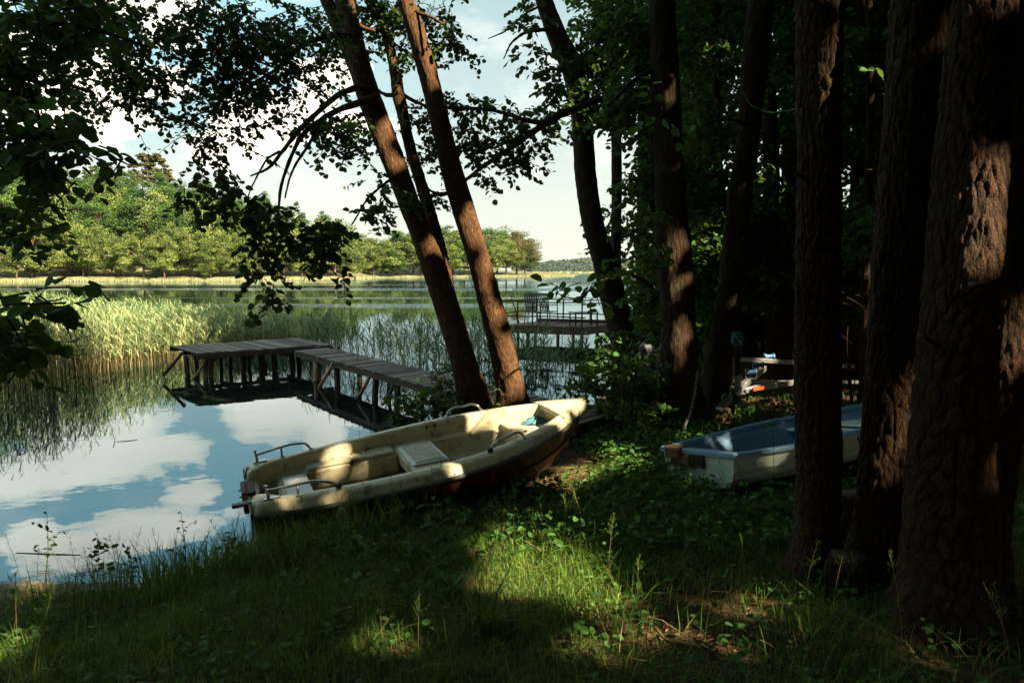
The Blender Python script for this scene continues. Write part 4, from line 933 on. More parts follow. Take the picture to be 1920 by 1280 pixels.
# blue dinghy
B = Boat(3.12, .682, .704, 1.9, .55, .153, keel=.20, kr=.26)
root = empty('dinghy', (0, 0, 0), 'small white dinghy with blue inside and an orange wooden pad on its transom', 'boat')
prof = [(1.0, 1.0), (.985, .80), (.965, .62), (.985, .60), (.93, .40), (.955, .38), (.86, .22), (.70, .10), (.40, .03), (0, 0)]
s_, G = B.hull(prof, dz=.03, dw=.02, rake=.22); m_ = MB(); both(m_, G, smooth=False); e = G[0]; e2 = e.copy(); e2[:, 1] *= -1
m_.add(np.concatenate([e, e2[::-1]]), [list(range(len(e) * 2))]); m_.build('hull', M['white_hull'], root)
n = 90; s = np.linspace(0, .992, n); W_ = B.w(s); top = B.sh(s)
rows = [(off(-.008), top - .035), (off(-.012), top - .004), (off(-.004), top + .006), (off(.05), top + .008), (off(.058), top - .004), (off(.066), top - .035)]
m_ = MB(); both(m_, np.stack([np.stack([s * B.L, a, z], -1) for a, z in rows], 1), flip=True)
w0 = float(B.w(0)); box(m_, (.02, 0, .552), (.075, 2 * w0 + .01, .022), bev=.007); box(m_, (-.012, 0, .53), (.018, 2 * w0 + .02, .045), bev=.006)
m_.build('gunwale', M['blue_rim'], root)
rows = [(off(.064), top - .03), (off(.075), top - .065), (off(.10), top - .068), (off(.108), top - .09), (off(.115), top - .095), (off(.16), .34 + 0 * s), (off(.22), .27 + 0 * s), (0 * s, .262 + 0 * s)]
kz_ = B.kz(s); pa = [p_[0] for p_ in prof][::-1]; ph = [p_[1] for p_ in prof][::-1]
m_ = MB(); both(m_, np.stack([liner_row(a, z) for a, z in rows], 1) * np.array([1, 1, 1]) + np.array([.02, 0, 0]), flip=True); box(m_, (.035, 0, .44), (.012, 2 * w0 * .86, .22))
m_.build('inner_moulding', M['blue_in'], root)
m_ = MB(); box(m_, (.26, 0, .455), (.36, 2 * w0 - .06, .03), bev=.01); m_.build('stern_seat', M['blue_in'], root)
m_ = MB(); bar(m_, (.42, -.42, .474), (.42, .44, .474), .05, .012); m_.build('seat_edge', M['lid_white'], root)
m_ = MB(); box(m_, (2.02, 0, .48), (.24, 1.10, .035), bev=.01); m_.build('thwart', M['lid_white'], root)
m_ = MB(); box(m_, (2.55, 0, .50), (.50, .74, .03), bev=.01); m_.build('bow_seat', M['lid_white'], root)
m_ = MB(); tube(m_, [(1.45, -.42, .52), (1.72, -.40, .53)], .016, 8); tube(m_, [(1.42, -.42, .52), (1.46, -.42, .52)], .024, 8); m_.build('oar_handle', M['lid_white'], root)
m_ = MB(); box(m_, (-.045, .28, .52), (.045, .20, .115), bev=.012); box(m_, (-.005, .28, .572), (.11, .21, .016), bev=.006); pd = m_.build('transom_pad', M['orange_wood'], root)
m_ = MB(); box(m_, (-.03, .20, .44), (.018, .26, .11), bev=.006); m_.build('pad_backing', M['rust'], pd)
m_ = MB(); box(m_, (-.022, -.01, .475), (.012, .20, .085), bev=.004); box(m_, (-.022, .065, .42), (.012, .05, .06), bev=.004); box(m_, (-.022, -.07, .42), (.012, .06, .06), bev=.004); m_.build('number_plate', M['black_metal'], root, ).name = 'motor_bracket'
for x in (.75, 1.5, 2.2):
    q = x / B.L; m_ = MB(); box(m_, (x, -float(B.w(q)) + .02, .50), (.02, .012, .05), bev=.003); m_.build('rowlock_fitting', M['black_metal'], root)
place(root, *BB)

# ------------------------------------------------------------------ jetty with L shaped head
def seg_y(px, A, Bq):
    """point on the ground-plan line A-B seen at pixel column px"""
    k = (px - 960) / 1280 / cp
    # x = k*(y*cp*cp + ...) ~ solved numerically
    tt = np.linspace(-.3, 1.3, 1601); P = A[None] + (Bq - A)[None] * tt[:, None]; x_, _, _ = proj(P); return P[np.argmin(np.abs(x_ - px))]
zd = .60
NL_, NR_, FL_, FR_ = [atz(a, b, zd) for a, b in ((368, 662), (623, 646), (318, 648), (560, 633))]
root = empty('jetty', (NL_ + FR_) / 2 * [1, 1, 0], 'weathered plank jetty on round wooden posts, its head turned to the left among the reeds', 'jetty')
m_ = MB()
def planks(mb, a0, a1, b0, b1, nb, th=.028, gap=.12, over=.03, mat=0):
    for i in range(nb):
        f0 = (i + gap / 2) / nb; f1 = (i + 1 - gap / 2) / nb; o0 = rs.uniform(-over, over); o1 = rs.uniform(-over, over)
        p = [a0 + (a1 - a0) * f0, a0 + (a1 - a0) * f1]; q = [b0 + (b1 - b0) * f0, b0 + (b1 - b0) * f1]
        dn = norm((q[0] - p[0])[None])[0]; z = rs.uniform(-.008, .008)
        c = np.array([p[0] - dn * o0, p[1] - dn * o0, q[1] + dn * o1, q[0] + dn * o1]) + [0, 0, z]
        v_ = np.concatenate([c, c - [0, 0, th]]); mb.add(v_, [[0, 1, 2, 3], [7, 6, 5, 4], [0, 4, 5, 1], [1, 5, 6, 2], [2, 6, 7, 3], [3, 7, 4, 0]], mat, rs.uniform())
planks(m_, NL_, NR_, FL_, FR_, 30)
child(m_, 'head_deck', M['deck_wood'], root)
WA, WB = atz(552, 657, zd - .03), atz(613, 651, zd - .03)
WC = atz(1031, 747, zd - .03); dirw = norm((WC - WB)[None])[0]
WD = WB + dirw * 9.7; WE = WA + dirw * 9.7
m_ = MB(); planks(m_, WA, WE, WB, WD, 82, over=.015, gap=.07)
child(m_, 'walkway_deck', M['deck_wood'], root)
m_ = MB()
for a, b in ((NL_, NR_), (FL_, FR_), ((NL_ + FL_) / 2, (NR_ + FR_) / 2)):
    bar(m_, a - [0, 0, .085], b - [0, 0, .085], .07, .10)
for f in (.12, .38, .65, .9): bar(m_, NL_ + (NR_ - NL_) * f - [0, 0, .175], FL_ + (FR_ - FL_) * f - [0, 0, .175], .08, .08)
for a, b in ((WA, WE), (WB, WD)):
    n_ = norm((WB - WA)[None])[0] * (.06 if a is WA else -.06); bar(m_, a + n_ - [0, 0, .09], b + n_ - [0, 0, .09], .06, .11)
child(m_, 'beam', M['post_wood'], root)
def post(mb, P, r, lean=(0, 0), top=.48, wob=.02):
    z = np.linspace(-1.1, top, 9); q = np.stack([P[0] + lean[0] * (z - top) + wob * np.sin(z * 4 + P[0] * 3), P[1] + lean[1] * (z - top) + 0 * z, z], -1)
    tube(mb, q, r * (1 + .08 * np.sin(z * 7 + P[0])), 12, disp=lambda th, L, R: R * .07 * np.sin(th * 3 + L * 9))
nrm = norm((FL_ - NL_)[None])[0]; nw = norm((WB - WA)[None])[0]
for px, bk, wd, mat in [(349, .9, 9, 'post_wood'), (366, 1.7, 8, 'post_wood'), (385, .25, 9, 'sunlit_wood'), (396, .3, 9, 'sunlit_wood'), (414, 1.5, 6, 'post_wood'), (432, 1.5, 6, 'post_wood'), (455, .3, 9, 'post_wood'), (467, 1.6, 6, 'post_wood'), (488, .3, 11, 'post_wood'), (513, .3, 10, 'post_wood'), (548, .3, 9, 'post_wood'), (559, 1.2, 9, 'post_wood')]:
    P = seg_y(px, NL_ + nrm * bk, NR_ + nrm * bk); mm = MB(); post(mm, P, wd / 2 * P[1] / 1280, top=.46 if px not in (396,) else .40, lean=(0, 0) if px != 396 else (.03, 0)); child(mm, 'post', M[mat], root)
for px, side, wd, mat, ln in [(591, 0, 13, 'sunlit_wood', -.06), (598, 1, 8, 'post_wood', 0), (630, 0, 11, 'post_wood', 0), (674, 1, 8, 'post_wood', 0), (704, 0, 13, 'post_wood', 0), (729, 1, 7, 'post_wood', 0), (743, 0, 12, 'post_wood', 0), (789, 1, 8, 'post_wood', 0), (816, 0, 12, 'post_wood', 0), (850, 1, 8, 'post_wood', 0), (905, 0, 12, 'post_wood', 0)]:
    a, b = (WA, WE) if side == 0 else (WB, WD); n_ = nw * (.10 if side == 0 else -.10)
    P = seg_y(px, a + n_, b + n_); mm = MB(); post(mm, P, wd / 2 * P[1] / 1280, top=.46, lean=(ln, 0)); child(mm, 'post', M[mat], root)
for (a, b, off_, mat, line) in [((342, 661), (314, 694), .2, 'post_wood', 0), ((384, 680), (361, 712), .15, 'sunlit_wood', 0), ((626, 678), (604, 716), 0, 'sunlit_wood', 1), ((693, 706), (677, 735), 0, 'sunlit_wood', 1), ((500, 680), (492, 705), .8, 'post_wood', 0), ((738, 720), (725, 748), 0, 'post_wood', 1)]:
    A_, B_ = (NL_ + nrm * off_, NR_ + nrm * off_) if line == 0 else (WA + nw * .05, WE + nw * .05)
    Y_ = seg_y(a[0], A_, B_)[1]; p0 = at(a[0], a[1], Y_); p1 = at(b[0], b[1], Y_ - .05); p1 = p0 + (p1 - p0) * 1.3
    mm = MB(); tube(mm, [p0, (p0 + p1) / 2 + [.01, 0, 0], p1], .036, 9); child(mm, 'brace', M[mat], root)

# ------------------------------------------------------------------ red landing stage with rails
zd = .59
a, b, c = atz(932, 609, zd), atz(1094, 613.5, zd), atz(1160, 606, zd); d = a + (c - b)
root = empty('landing_stage', b * [1, 1, 0], 'dark red landing stage with thin wooden railings beyond the tree trunks', 'jetty')
m_ = MB(); planks(m_, a, b, d, c, 26, over=.0, gap=.06); child(m_, 'deck', M['red_wood'], root)
m_ = MB()
for p, q in ((a, b), (b, c), (c, d), (d, a)): bar(m_, p - [0, 0, .145], q - [0, 0, .145], .05, .23)
child(m_, 'fascia', M['red_wood'], root)
m_ = MB(); bar(m_, d + [0, 0, .03], c + [0, 0, .03], .05, .16); child(m_, 'kick_board', M['red_wood'], root)
for f, g in ((.03, .03), (.35, .03), (.7, .03), (.97, .03), (.03, .9), (.5, .9), (.97, .9), (.97, .45), (.03, .45)):
    P = a + (b - a) * f + (d - a) * g; mm = MB(); tube(mm, [[P[0], P[1], -1.2], [P[0], P[1], zd - .03]], .055, 9); child(mm, 'post', M['post_wood'], root)
nrm2 = (d - a)
rail_h = .80
corners = {'front': (a, b), 'right': (b, c), 'left': (a, d), 'back': (d, c)}
def rails(p, q, hs, posts, th=.022):
    for h in hs:
        mm = MB(); P = np.array([p + (q - p) * k + [0, 0, h + .012 * math.sin(k * 9 + h * 7)] for k in np.linspace(-.02, 1.02, 9)]); tube(mm, P, th, 7); child(mm, 'rail', M['rail_wood'], root)
    for k in posts:
        P = p + (q - p) * k; mm = MB(); tube(mm, [P + [0, 0, -.12], P + [.01, 0, rail_h + .03]], .026, 8); child(mm, 'railing_post', M['rail_wood'], root)
rails(a, b, (rail_h, .32), (0.0, .98)); rails(a, d, (rail_h, .40), (.5, 1.0)); rails(d, c, (rail_h, .30), (.33, .66, 1.0)); 
mm = MB(); P0 = a + (b - a) * .42; tube(mm, [P0 + [0, 0, -.1], P0 + [0, 0, rail_h]], .026, 8); child(mm, 'railing_post', M['rail_wood'], root)
rails(b, c, (rail_h - .05,), ())
# chairs
def garden_chair(P, yaw, label):
    r_ = empty('garden_chair', P, label, 'chair', 'plastic chairs on the red landing stage')
    c_, s_2 = math.cos(yaw), math.sin(yaw); R3 = np.array([[c_, -s_2, 0], [s_2, c_, 0], [0, 0, 1]])
    def pt(x, y, z): return P + R3 @ np.array([x, y, z])
    mm = MB(); box(mm, pt(0, 0, .43), (.46, .46, .03), R3, bev=.012); child(mm, 'seat', M['chair_plastic'], r_)
    mm = MB()
    for k in np.linspace(-.19, .19, 6): bar(mm, pt(k * .85, .22, .44), pt(k * 1.08, .36, 1.02), .045, .016, bev=.005)
    bar(mm, pt(-.24, .37, 1.03), pt(.24, .37, 1.03), .03, .10, bev=.012); bar(mm, pt(-.20, .26, .60), pt(.20, .26, .60), .02, .05); child(mm, 'backrest', M['chair_plastic'], r_)
    for x in (-.21, .21):
        for y in (-.2, .22):
            mm = MB(); bar(mm, pt(x * 1.1, y * 1.15, 0), pt(x, y, .43 if y > 0 else .66), .045, .035, bev=.01); child(mm, 'leg', M['chair_plastic'], r_)
        mm = MB(); box(mm, pt(x * 1.08, .03, .66), (.055, .50, .025), R3, bev=.01); child(mm, 'armrest', M['chair_plastic'], r_)
def onst(px, g):
    P = seg_y(px, a + (d - a) * g, b + (c - b) * g); P[2] = zd; return P
garden_chair(onst(999, .30), math.radians(165), 'grey high-backed plastic chair, the left one of the pair on the red landing stage')
garden_chair(onst(1029, .5), math.radians(140), 'grey high-backed plastic chair, the right one of the pair on the red landing stage')
P = onst(1094, .35)
rt = empty('side_table', P, 'low grey-topped wooden table on the right of the red landing stage', 'table')
yaw = math.radians(20); R3 = np.array([[math.cos(yaw), -math.sin(yaw), 0], [math.sin(yaw), math.cos(yaw), 0], [0, 0, 1]])
mm = MB(); box(mm, P + [0, 0, .45], (.92, .55, .03), R3, bev=.008); child(mm, 'table_top', M['table_grey'], rt)
for x in (-.4, .4):
    for y in (-.22, .22):
        mm = MB(); k = P + R3 @ np.array([x, y, 0]); bar(mm, k, k + [0, 0, .435], .05, .05); child(mm, 'leg', M['rail_wood'], rt)
for y in (-.22, .22):
    mm = MB(); bar(mm, P + R3 @ np.array([-.4, y, .15]), P + R3 @ np.array([.4, y, .15]), .04, .03); child(mm, 'stretcher', M['rail_wood'], rt)
mm = MB(); q = onst(973, .25); Yq = q[1]; tube(mm, [at(973, 606, Yq), at(966, 580, Yq), at(957, 553, Yq)], [.022, .02, .012], 8)
tag(mm.build('boat_pole', M['rail_wood']), 'thin pole leaning out over the left railing of the red landing stage', 'pole')

# ------------------------------------------------------------------ boat trailer
g0 = at(1384, 740, 9.6); zg = float(hgt(g0[0], g0[1]))
root = empty('boat_trailer', (g0[0], g0[1], zg), 'bare galvanised boat trailer with blue rollers and a winch post, parked behind the dinghy', 'trailer')
def P_(px, py, Y): return at(px, py, Y)
def part(name, mat, fn, par=None):
    mm = MB(); fn(mm); return child(mm, name, M[mat], par or root)
part('drawbar', 'galv', lambda m: (bar(m, P_(1350, 763, 9.0), P_(1374, 742, 9.3), .07, .07, bev=.008), bar(m, P_(1374, 742, 9.3), P_(1394, 722, 9.8), .09, .09, bev=.01), bar(m, P_(1394, 722, 9.8), P_(1432, 690, 10.9), .09, .09, bev=.01)))
part('coupling', 'galv', lambda m: (bar(m, P_(1346, 769, 8.9), P_(1364, 752, 9.15), .09, .075, bev=.02), tube(m, [P_(1352, 757, 9), P_(1355, 742, 9.0), P_(1360, 738, 9.05)], .012, 8), tube(m, [P_(1380, 766, 9.2), P_(1387, 764, 9.2), P_(1390, 757, 9.2)], .010, 8)))
part('jockey_wheel_tube', 'black_metal', lambda m: (tube(m, [P_(1374, 732, 9.25), P_(1374, 775, 9.25)], .028, 10), bar(m, P_(1364, 760, 9.2), P_(1388, 745, 9.3), .07, .10, bev=.02)))
part('winch_post', 'galv', lambda m: (bar(m, P_(1382, 737, 9.6), P_(1385, 701, 9.6), .075, .075, bev=.01), box(m, P_(1384, 737, 9.6), (.17, .12, .012)), bar(m, P_(1376, 704, 9.62), P_(1376, 670, 9.62), .03, .03, bev=.004)))
part('winch_mast', 'black_metal', lambda m: (bar(m, P_(1383, 705, 9.6), P_(1383, 640, 9.6), .07, .07, bev=.01), tube(m, [P_(1387, 640, 9.5), P_(1390, 648, 9.5), P_(1391, 672, 9.5)], .010, 6)))
part('winch', 'winch', lambda m: (bar(m, P_(1381, 648, 9.55), P_(1382, 622, 9.55), .16, .13, bev=.025), tube(m, [P_(1376, 634, 9.5), P_(1394, 634, 9.5)], .05, 14)))
part('winch_handle', 'galv', lambda m: tube(m, [P_(1386, 638, 9.4), P_(1391, 645, 9.4), P_(1391, 649, 9.4)], .010, 8))
part('side_rail', 'galv', lambda m: (bar(m, P_(1386, 673, 10.6), P_(1510, 681, 11.4), .06, .075, bev=.008), bar(m, P_(1510, 681, 11.4), P_(1600, 687, 12), .06, .075, bev=.008)))
part('cross_bar', 'galv', lambda m: (bar(m, P_(1358, 709, 10.0), P_(1402, 714, 10.1), .05, .10, bev=.008), bar(m, P_(1402, 714, 10.1), P_(1490, 718, 10.9), .05, .07, bev=.008)))
part('frame_arm', 'galv', lambda m: (bar(m, P_(1396, 733, 9.7), P_(1412, 728, 9.75), .05, .075, bev=.008), bar(m, P_(1412, 728, 9.75), P_(1470, 720, 10.4), .05, .085, bev=.008), bar(m, P_(1470, 720, 10.4), P_(1492, 716, 10.7), .05, .085, bev=.008), bar(m, P_(1492, 716, 10.7), P_(1496, 700, 10.8), .05, .06, bev=.008)))
part('frame_arm', 'galv', lambda m: (bar(m, P_(1347, 713, 10.0), P_(1378, 730, 9.7), .05, .05, bev=.008), bar(m, P_(1349, 700, 10.1), P_(1360, 711, 10.0), .05, .05, bev=.008)))
part('reflector', 'reflector', lambda m: bar(m, P_(1412, 729.5, 9.66), P_(1432, 726.5, 9.80), .02, .045))
part('side_marker', 'reflector_o', lambda m: bar(m, P_(1475.5, 724, 10.36), P_(1476.5, 717, 10.36), .03, .02))
def roller(px, py, Y, wd=.16):
    c_ = P_(px, py, Y); mm = MB(); x = np.linspace(-1, 1, 9)
    tube(mm, [c_ + [wd / 2 * k, 0, 0] for k in x], .030 + .024 * x ** 2, 16); o = child(mm, 'roller', M['blue_rubber'], root)
    mm = MB(); tube(mm, [c_ + [-wd * .6, 0, 0], c_ + [wd * .6, 0, 0]], .008, 8)
    for s2 in (-1, 1): bar(mm, c_ + [s2 * wd * .56, 0, .02], c_ + [s2 * wd * .50, 0, -.10], .03, .010)
    bar(mm, c_ + [-wd * .52, 0, -.10], c_ + [wd * .52, 0, -.10], .03, .012); child(mm, 'roller_bracket', M['galv'], o)
roller(1442, 668, 11.0); roller(1408, 697, 10.0, .15); roller(1422, 684, 10.6, .15); roller(1368, 659, 10.6, .13)
for px in (1536, 1690):
    c_ = P_(px, 722, 11.6); c_[2] = zg + .26; mm = MB()
    q = np.linspace(0, 2 * PI, 28); R_ = np.array([[math.cos(a), math.sin(a)] for a in q[:-1]])
    tube(mm, [c_ + [-.075, 0, 0], c_ + [-.06, 0, 0], c_ + [.06, 0, 0], c_ + [.075, 0, 0]], [.22, .255, .255, .22], 28); o = child(mm, 'wheel', M['tyre'], root)
    mm = MB(); tube(mm, [c_ + [-.08, 0, 0], c_ + [.08, 0, 0]], .14, 20); child(mm, 'rim', M['galv'], o)
part('axle', 'galv', lambda m: bar(m, P_(1500, 716, 11.55), P_(1700, 716, 11.55), .05, .05))
# chains
def chain(P, name, label, r=.014, lw=.0035):
    P = np.asarray(P); L = np.linalg.norm(np.diff(P, axis=0), axis=1).sum(); n = int(L / (r * 2.4)); Q = spline(P, n + 1); mm = MB()
    for i in range(n):
        d_ = norm((Q[i + 1] - Q[i])[None])[0]; F = frame_of(d_); sd = F[:, 1] if i % 2 else F[:, 2]; c_ = (Q[i] + Q[i + 1]) / 2
        a_ = np.linspace(0, 2 * PI, 9)[:-1]; ring = np.array([c_ + d_ * r * 1.5 * math.cos(k) + sd * r * .8 * math.sin(k) for k in a_]); ring = np.concatenate([ring, ring[:1]])
        tube(mm, ring, lw, 4, cap=False)
    return tag(mm.build(name, M['galv']), label, 'chain')
pe = at(1270, 822, 7.4); pe[2] = float(hgt(pe[0], pe[1])) + .03
chain([at(1308, 695, 9.0), at(1303, 735, 8.8), at(1295, 772, 8.4), at(1284, 800, 7.8), pe, at(1262, 832, 6.75)], 'chain', 'galvanised chain hanging from the dark trunk down to the stern of the dinghy', r=.02, lw=.005)
chain([at(1356, 762, 9.0), at(1354, 780, 9.0), at(1349, 796, 8.9), at(1348, 815, 8.8)], 'chain', 'short chain dangling from the coupling of the boat trailer', r=.014, lw=.004)
# post with plastic wrapped head
P = at(1212, 655, 9.1); zg = float(hgt(P[0], P[1])); rt = empty('mooring_post', (P[0], P[1], zg), 'dark post with crumpled clear plastic over its head, left of the stout trunk', 'post')
mm = MB(); tube(mm, [[P[0] + .04, P[1], zg - .2], [P[0], P[1], P[2] - .1], [P[0], P[1], P[2] + .05]], .05, 12); child(mm, 'post_shaft', M['post_wood'], rt)
mm = MB(); z = np.linspace(-.22, .1, 12); rr = np.interp(z, [-.22, -.16, -.06, 0, .06, .1], [.04, .05, .055, .085, .08, .02])
tube(mm, [[P[0] - .01, P[1], P[2] + k] for k in z], rr, 22, disp=lambda th, L, R: .012 * np.sin(th * 7 + L * 30) + .008 * np.sin(th * 11 - L * 50)); child(mm, 'plastic_wrap', M['bag'], rt)
# stumps
for (px, py, Yq, r, lab) in [(1592, 1040, 4.05, .105, 'low cut stump between the two scaly trunks, nearest the grass'), (1597, 925, 4.55, .09, 'taller cut stump behind the low one, between the scaly trunks')]:
    P = at(px, py, Yq); zg = float(hgt(P[0], P[1])); rt = empty('tree_stump', (P[0], P[1], zg), lab, 'stump')
    mm = MB(); z = np.linspace(zg - .15, P[2] - .006, 30); tube(mm, [[P[0], P[1], k] for k in z], r, 90, disp=bark_disp(.008, .035, 2, .3, .1, 4)); child(mm, 'bark', M['bark_pine'], rt)
    mm = MB(); tube(mm, [[P[0], P[1], P[2] - .03], [P[0], P[1], P[2] + .004]], r * .93, 40, disp=lambda th, L, R: R * .05 * np.sin(th * 3)); child(mm, 'cut_face', M['cut_wood'], rt)

# ------------------------------------------------------------------ far shore
YS = lambda px: np.interp(px, [-900, 0, 130, 500, 640, 700, 905, 1000, 1080], [120, 160, 168, 172, 200, 250, 285, 318, 350])
def far_h(px, t_):
    h = np.interp(px, [-900, 100, 600, 700, 1080], [22, 22, 15, 4.5, .6])
    return -0.6 + 1.6 * ss(-2, 4, t_) * np.clip((1090 - px) / 60, 0, 1) + h * ss(4, 75, t_) + .4 * sn(px * .05, t_ * .3, 1) * ss(4, 20, t_)
pxs = np.arange(-900, 1086, 8.0); ts = np.array([-4, -2, 0, 2, 4, 7, 11, 16, 22, 30, 40, 52, 64, 80, 110, 160])
PX, TT = np.meshgrid(pxs, ts); Yg = YS(PX) + TT * 1.0
Pg = np.stack([(PX - 960) / 1280 * (Yg * cp + CAMZ * sp), Yg, far_h(PX, TT)], -1)
fm, t, p, out = material('far_bank'); tc = t.node('ShaderNodeTexCoord').outputs['Object']
t.set(p.inputs['Base Color'], t.ramp(t.noise(tc, .25, 6, .7), [(.35, (.03, .05, .012)), (.55, (.10, .09, .03)), (.7, (.26, .19, .09))])); p.inputs['Roughness'].default_value = .95
mm = MB(); grid(mm, Pg, flip=True); tag(mm.build('far_bank', fm), kind='structure').name = 'hillside_terrain'
def farpos(px, t_):
    Yv = YS(px) + t_; return np.array([(px - 960) / 1280 * (Yv * cp + CAMZ * sp), Yv, float(far_h(np.array(px, float), np.array(t_, float)))])
# prototypes of unit height
def far_proto(kind, seed):
    global rs; keep_ = rs; rs = np.random.RandomState(seed)
    mt = MB(); mc = MB()
    if kind == 'pine':
        lean = rs.normal(0, .03, 2)
        tube(mt, spline([[0, 0, -.05], [lean[0] * .4, lean[1] * .4, .5], [lean[0], lean[1], .97]], 12), np.linspace(.014, .005, 12), 7)
        C = []
        for k in range(26):
            z = rs.uniform(.58, 1.0); rr = .17 * (1.08 - z) / .5 * 1.2 + .02; a_ = rs.uniform(0, 6.28); C.append([math.cos(a_) * rr * rs.uniform(.2, 1), math.sin(a_) * rr * rs.uniform(.2, 1), z])
            if k % 2 == 0: tube(mt, [[0, 0, z - .03], C[-1]], .003, 4)
        C = np.array(C); n = 110; Pq = (C[:, None] + ball(len(C) * n, .6).reshape(len(C), n, 3) * [.055, .055, .022]).reshape(-1, 3)
        A_ = norm(rs.normal(size=Pq.shape) + [0, 0, .6]) * .030; Bq = norm(np.cross(A_, rs.normal(size=Pq.shape))) * .018
        quads(mc, Pq, A_, Bq, 0, np.clip(.45 + .4 * rs.normal(size=len(Pq)) * .6, 0, 1))
    else:
        birch = kind == 'birch'; rx = {'round': .36, 'willow': .46, 'oak': .50, 'birch': .20}[kind]; zlo = {'round': .05, 'willow': .0, 'oak': .06, 'birch': .3}[kind]
        tube(mt, spline([[0, 0, -.05], [.02, .01, .3], [rs.normal() * .05, rs.normal() * .05, .75]], 10), np.linspace(.022, .006, 10) * (.6 if birch else 1), 7)
        K = {'round': 60, 'willow': 60, 'oak': 84, 'birch': 30}[kind]; C = []
        for k in range(K):
            dv = rot_basis(1)[0]; q = rs.uniform(.45, 1.0); prof_ = 1.0
            x, y, z = dv * q; zc = (zlo + 1) / 2; hz_ = (1 - zlo) / 2 * .92
            sc_ = 1.0 if z < 0 else (1 - .35 * z)
            if kind == 'willow': sc_ = 1.08 - .35 * (z + .2)
            C.append([x * rx * sc_, y * rx * sc_, zc + z * hz_])
            if k % 4 == 0: tube(mt, spline([[0, 0, .15 + .3 * rs.uniform()], [x * rx * .4, y * rx * .4, (zc + z * hz_) * .8], [x * rx * .8, y * rx * .8, zc + z * hz_ - .02]], 5), np.linspace(.008, .002, 5), 4)
        C = np.array(C); n = 340 if kind != 'birch' else 160; rad = rs.uniform(.08, .16, len(C)) * (1.0 if kind != 'birch' else .6)
        off_ = rot_basis(len(C) * n).reshape(len(C), n, 3) * (rs.uniform(0, 1, (len(C), n, 1)) ** .33)
        off_[..., 2] = np.where(off_[..., 2] < -.2, off_[..., 2] * .5, off_[..., 2]) * .75
        Pq = (C[:, None] + off_ * rad[:, None, None]).reshape(-1, 3)
        nn = norm(off_.reshape(-1, 3) * 1.0 + rs.normal(size=Pq.shape) * .6 + [0, 0, .4]); sz = rs.uniform(.014, .028, len(Pq))[:, None]
        A_ = norm(np.cross(nn, rs.normal(size=Pq.shape))) * sz; Bq = norm(np.cross(nn, A_)) * sz * .8
        quads(mc, Pq, A_, Bq, 0, np.clip(.42 + .34 * rs.normal(size=len(Pq)) + np.repeat(rs.normal(size=len(C)) * .2, n), 0, 1))
    rs = keep_
    return mt, mc
PROTO = {}
def far_tree(name, kind, var, leaf, px, t_, py_top, label, group=None, wx=1.0, bark='bark_far', pos=None):
    key = (kind, var, leaf, bark)
    if pos is None: pos = farpos(px, t_)
    ztop = at(px, py_top, pos[1])[2]; H = max(2.0, ztop - pos[2])
    if key not in PROTO:
        mt, mc = far_proto(kind, 11 + var * 7 + len(kind)); r_ = empty(name, pos, label, 'tree', group)
        mt.build('trunk', M[bark], r_); mc.build('crown', M[leaf], r_); PROTO[key] = r_
    else:
        r_ = copy_tree(PROTO[key]); r_['label'] = label
        if group: r_['group'] = group
        elif 'group' in r_: del r_['group']
        r_.name = name
    r_.location = pos; r_.scale = (H * wx, H * wx, H); r_.rotation_euler = (0, 0, rs.uniform(0, 6.28))
    return r_
prof_px = [-700, -60, 100, 160, 200, 240, 290, 330, 400, 450, 520, 590, 640, 680]; prof_py = [250, 270, 290, 318, 308, 322, 290, 318, 330, 342, 362, 382, 405, 428]
g1 = 'trees along the far left shore'; l1 = 'pale green bushy tree at the water edge of the far left shore'
for i, px in enumerate(list(np.arange(-560, 60, 75)) + list(np.arange(60, 690, 30))):
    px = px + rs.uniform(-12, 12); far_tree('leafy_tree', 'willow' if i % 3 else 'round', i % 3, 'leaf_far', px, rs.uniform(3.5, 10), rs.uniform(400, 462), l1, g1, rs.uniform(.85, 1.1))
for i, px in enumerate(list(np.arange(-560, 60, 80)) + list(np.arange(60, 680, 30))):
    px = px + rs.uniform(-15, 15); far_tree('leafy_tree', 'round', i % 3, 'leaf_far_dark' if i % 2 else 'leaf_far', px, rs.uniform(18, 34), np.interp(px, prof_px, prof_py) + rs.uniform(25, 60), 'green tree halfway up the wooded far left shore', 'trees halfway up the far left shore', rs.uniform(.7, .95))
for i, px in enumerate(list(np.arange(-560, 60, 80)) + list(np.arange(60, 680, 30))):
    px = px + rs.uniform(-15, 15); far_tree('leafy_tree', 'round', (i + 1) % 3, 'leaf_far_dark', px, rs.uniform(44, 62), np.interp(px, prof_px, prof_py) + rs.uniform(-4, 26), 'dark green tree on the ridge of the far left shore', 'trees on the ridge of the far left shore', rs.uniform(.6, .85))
for i, (px, py) in enumerate([(186, 312), (197, 306), (206, 318), (214, 310), (226, 324), (262, 300), (276, 288), (290, 292), (302, 288), (314, 298), (172, 320), (240, 318), (325, 322), (395, 340), (560, 378), (-60, 280), (-160, 270), (150, 322)]):
    far_tree('pine_tree', 'pine', i % 3, 'leaf_far_brown' if 260 < px < 320 or i % 3 == 0 else 'leaf_far_dark', px, rs.uniform(56, 72), py, 'tall bare-stemmed pine rising over the ridge of the far left shore', 'pines on the far left ridge', rs.uniform(.8, 1.05))
far_tree('birch_tree', 'birch', 0, 'leaf_far', 390, 14, 368, 'white-stemmed birch standing out in the middle of the far left shore', None, 1.1, 'bark_birch')
far_tree('birch_tree', 'birch', 1, 'leaf_far', 470, 16, 385, 'slim white-stemmed birch right of the other birch on the far left shore', None, 1.0, 'bark_birch')
l2 = 'light green round tree of the wooded headland across the lake'
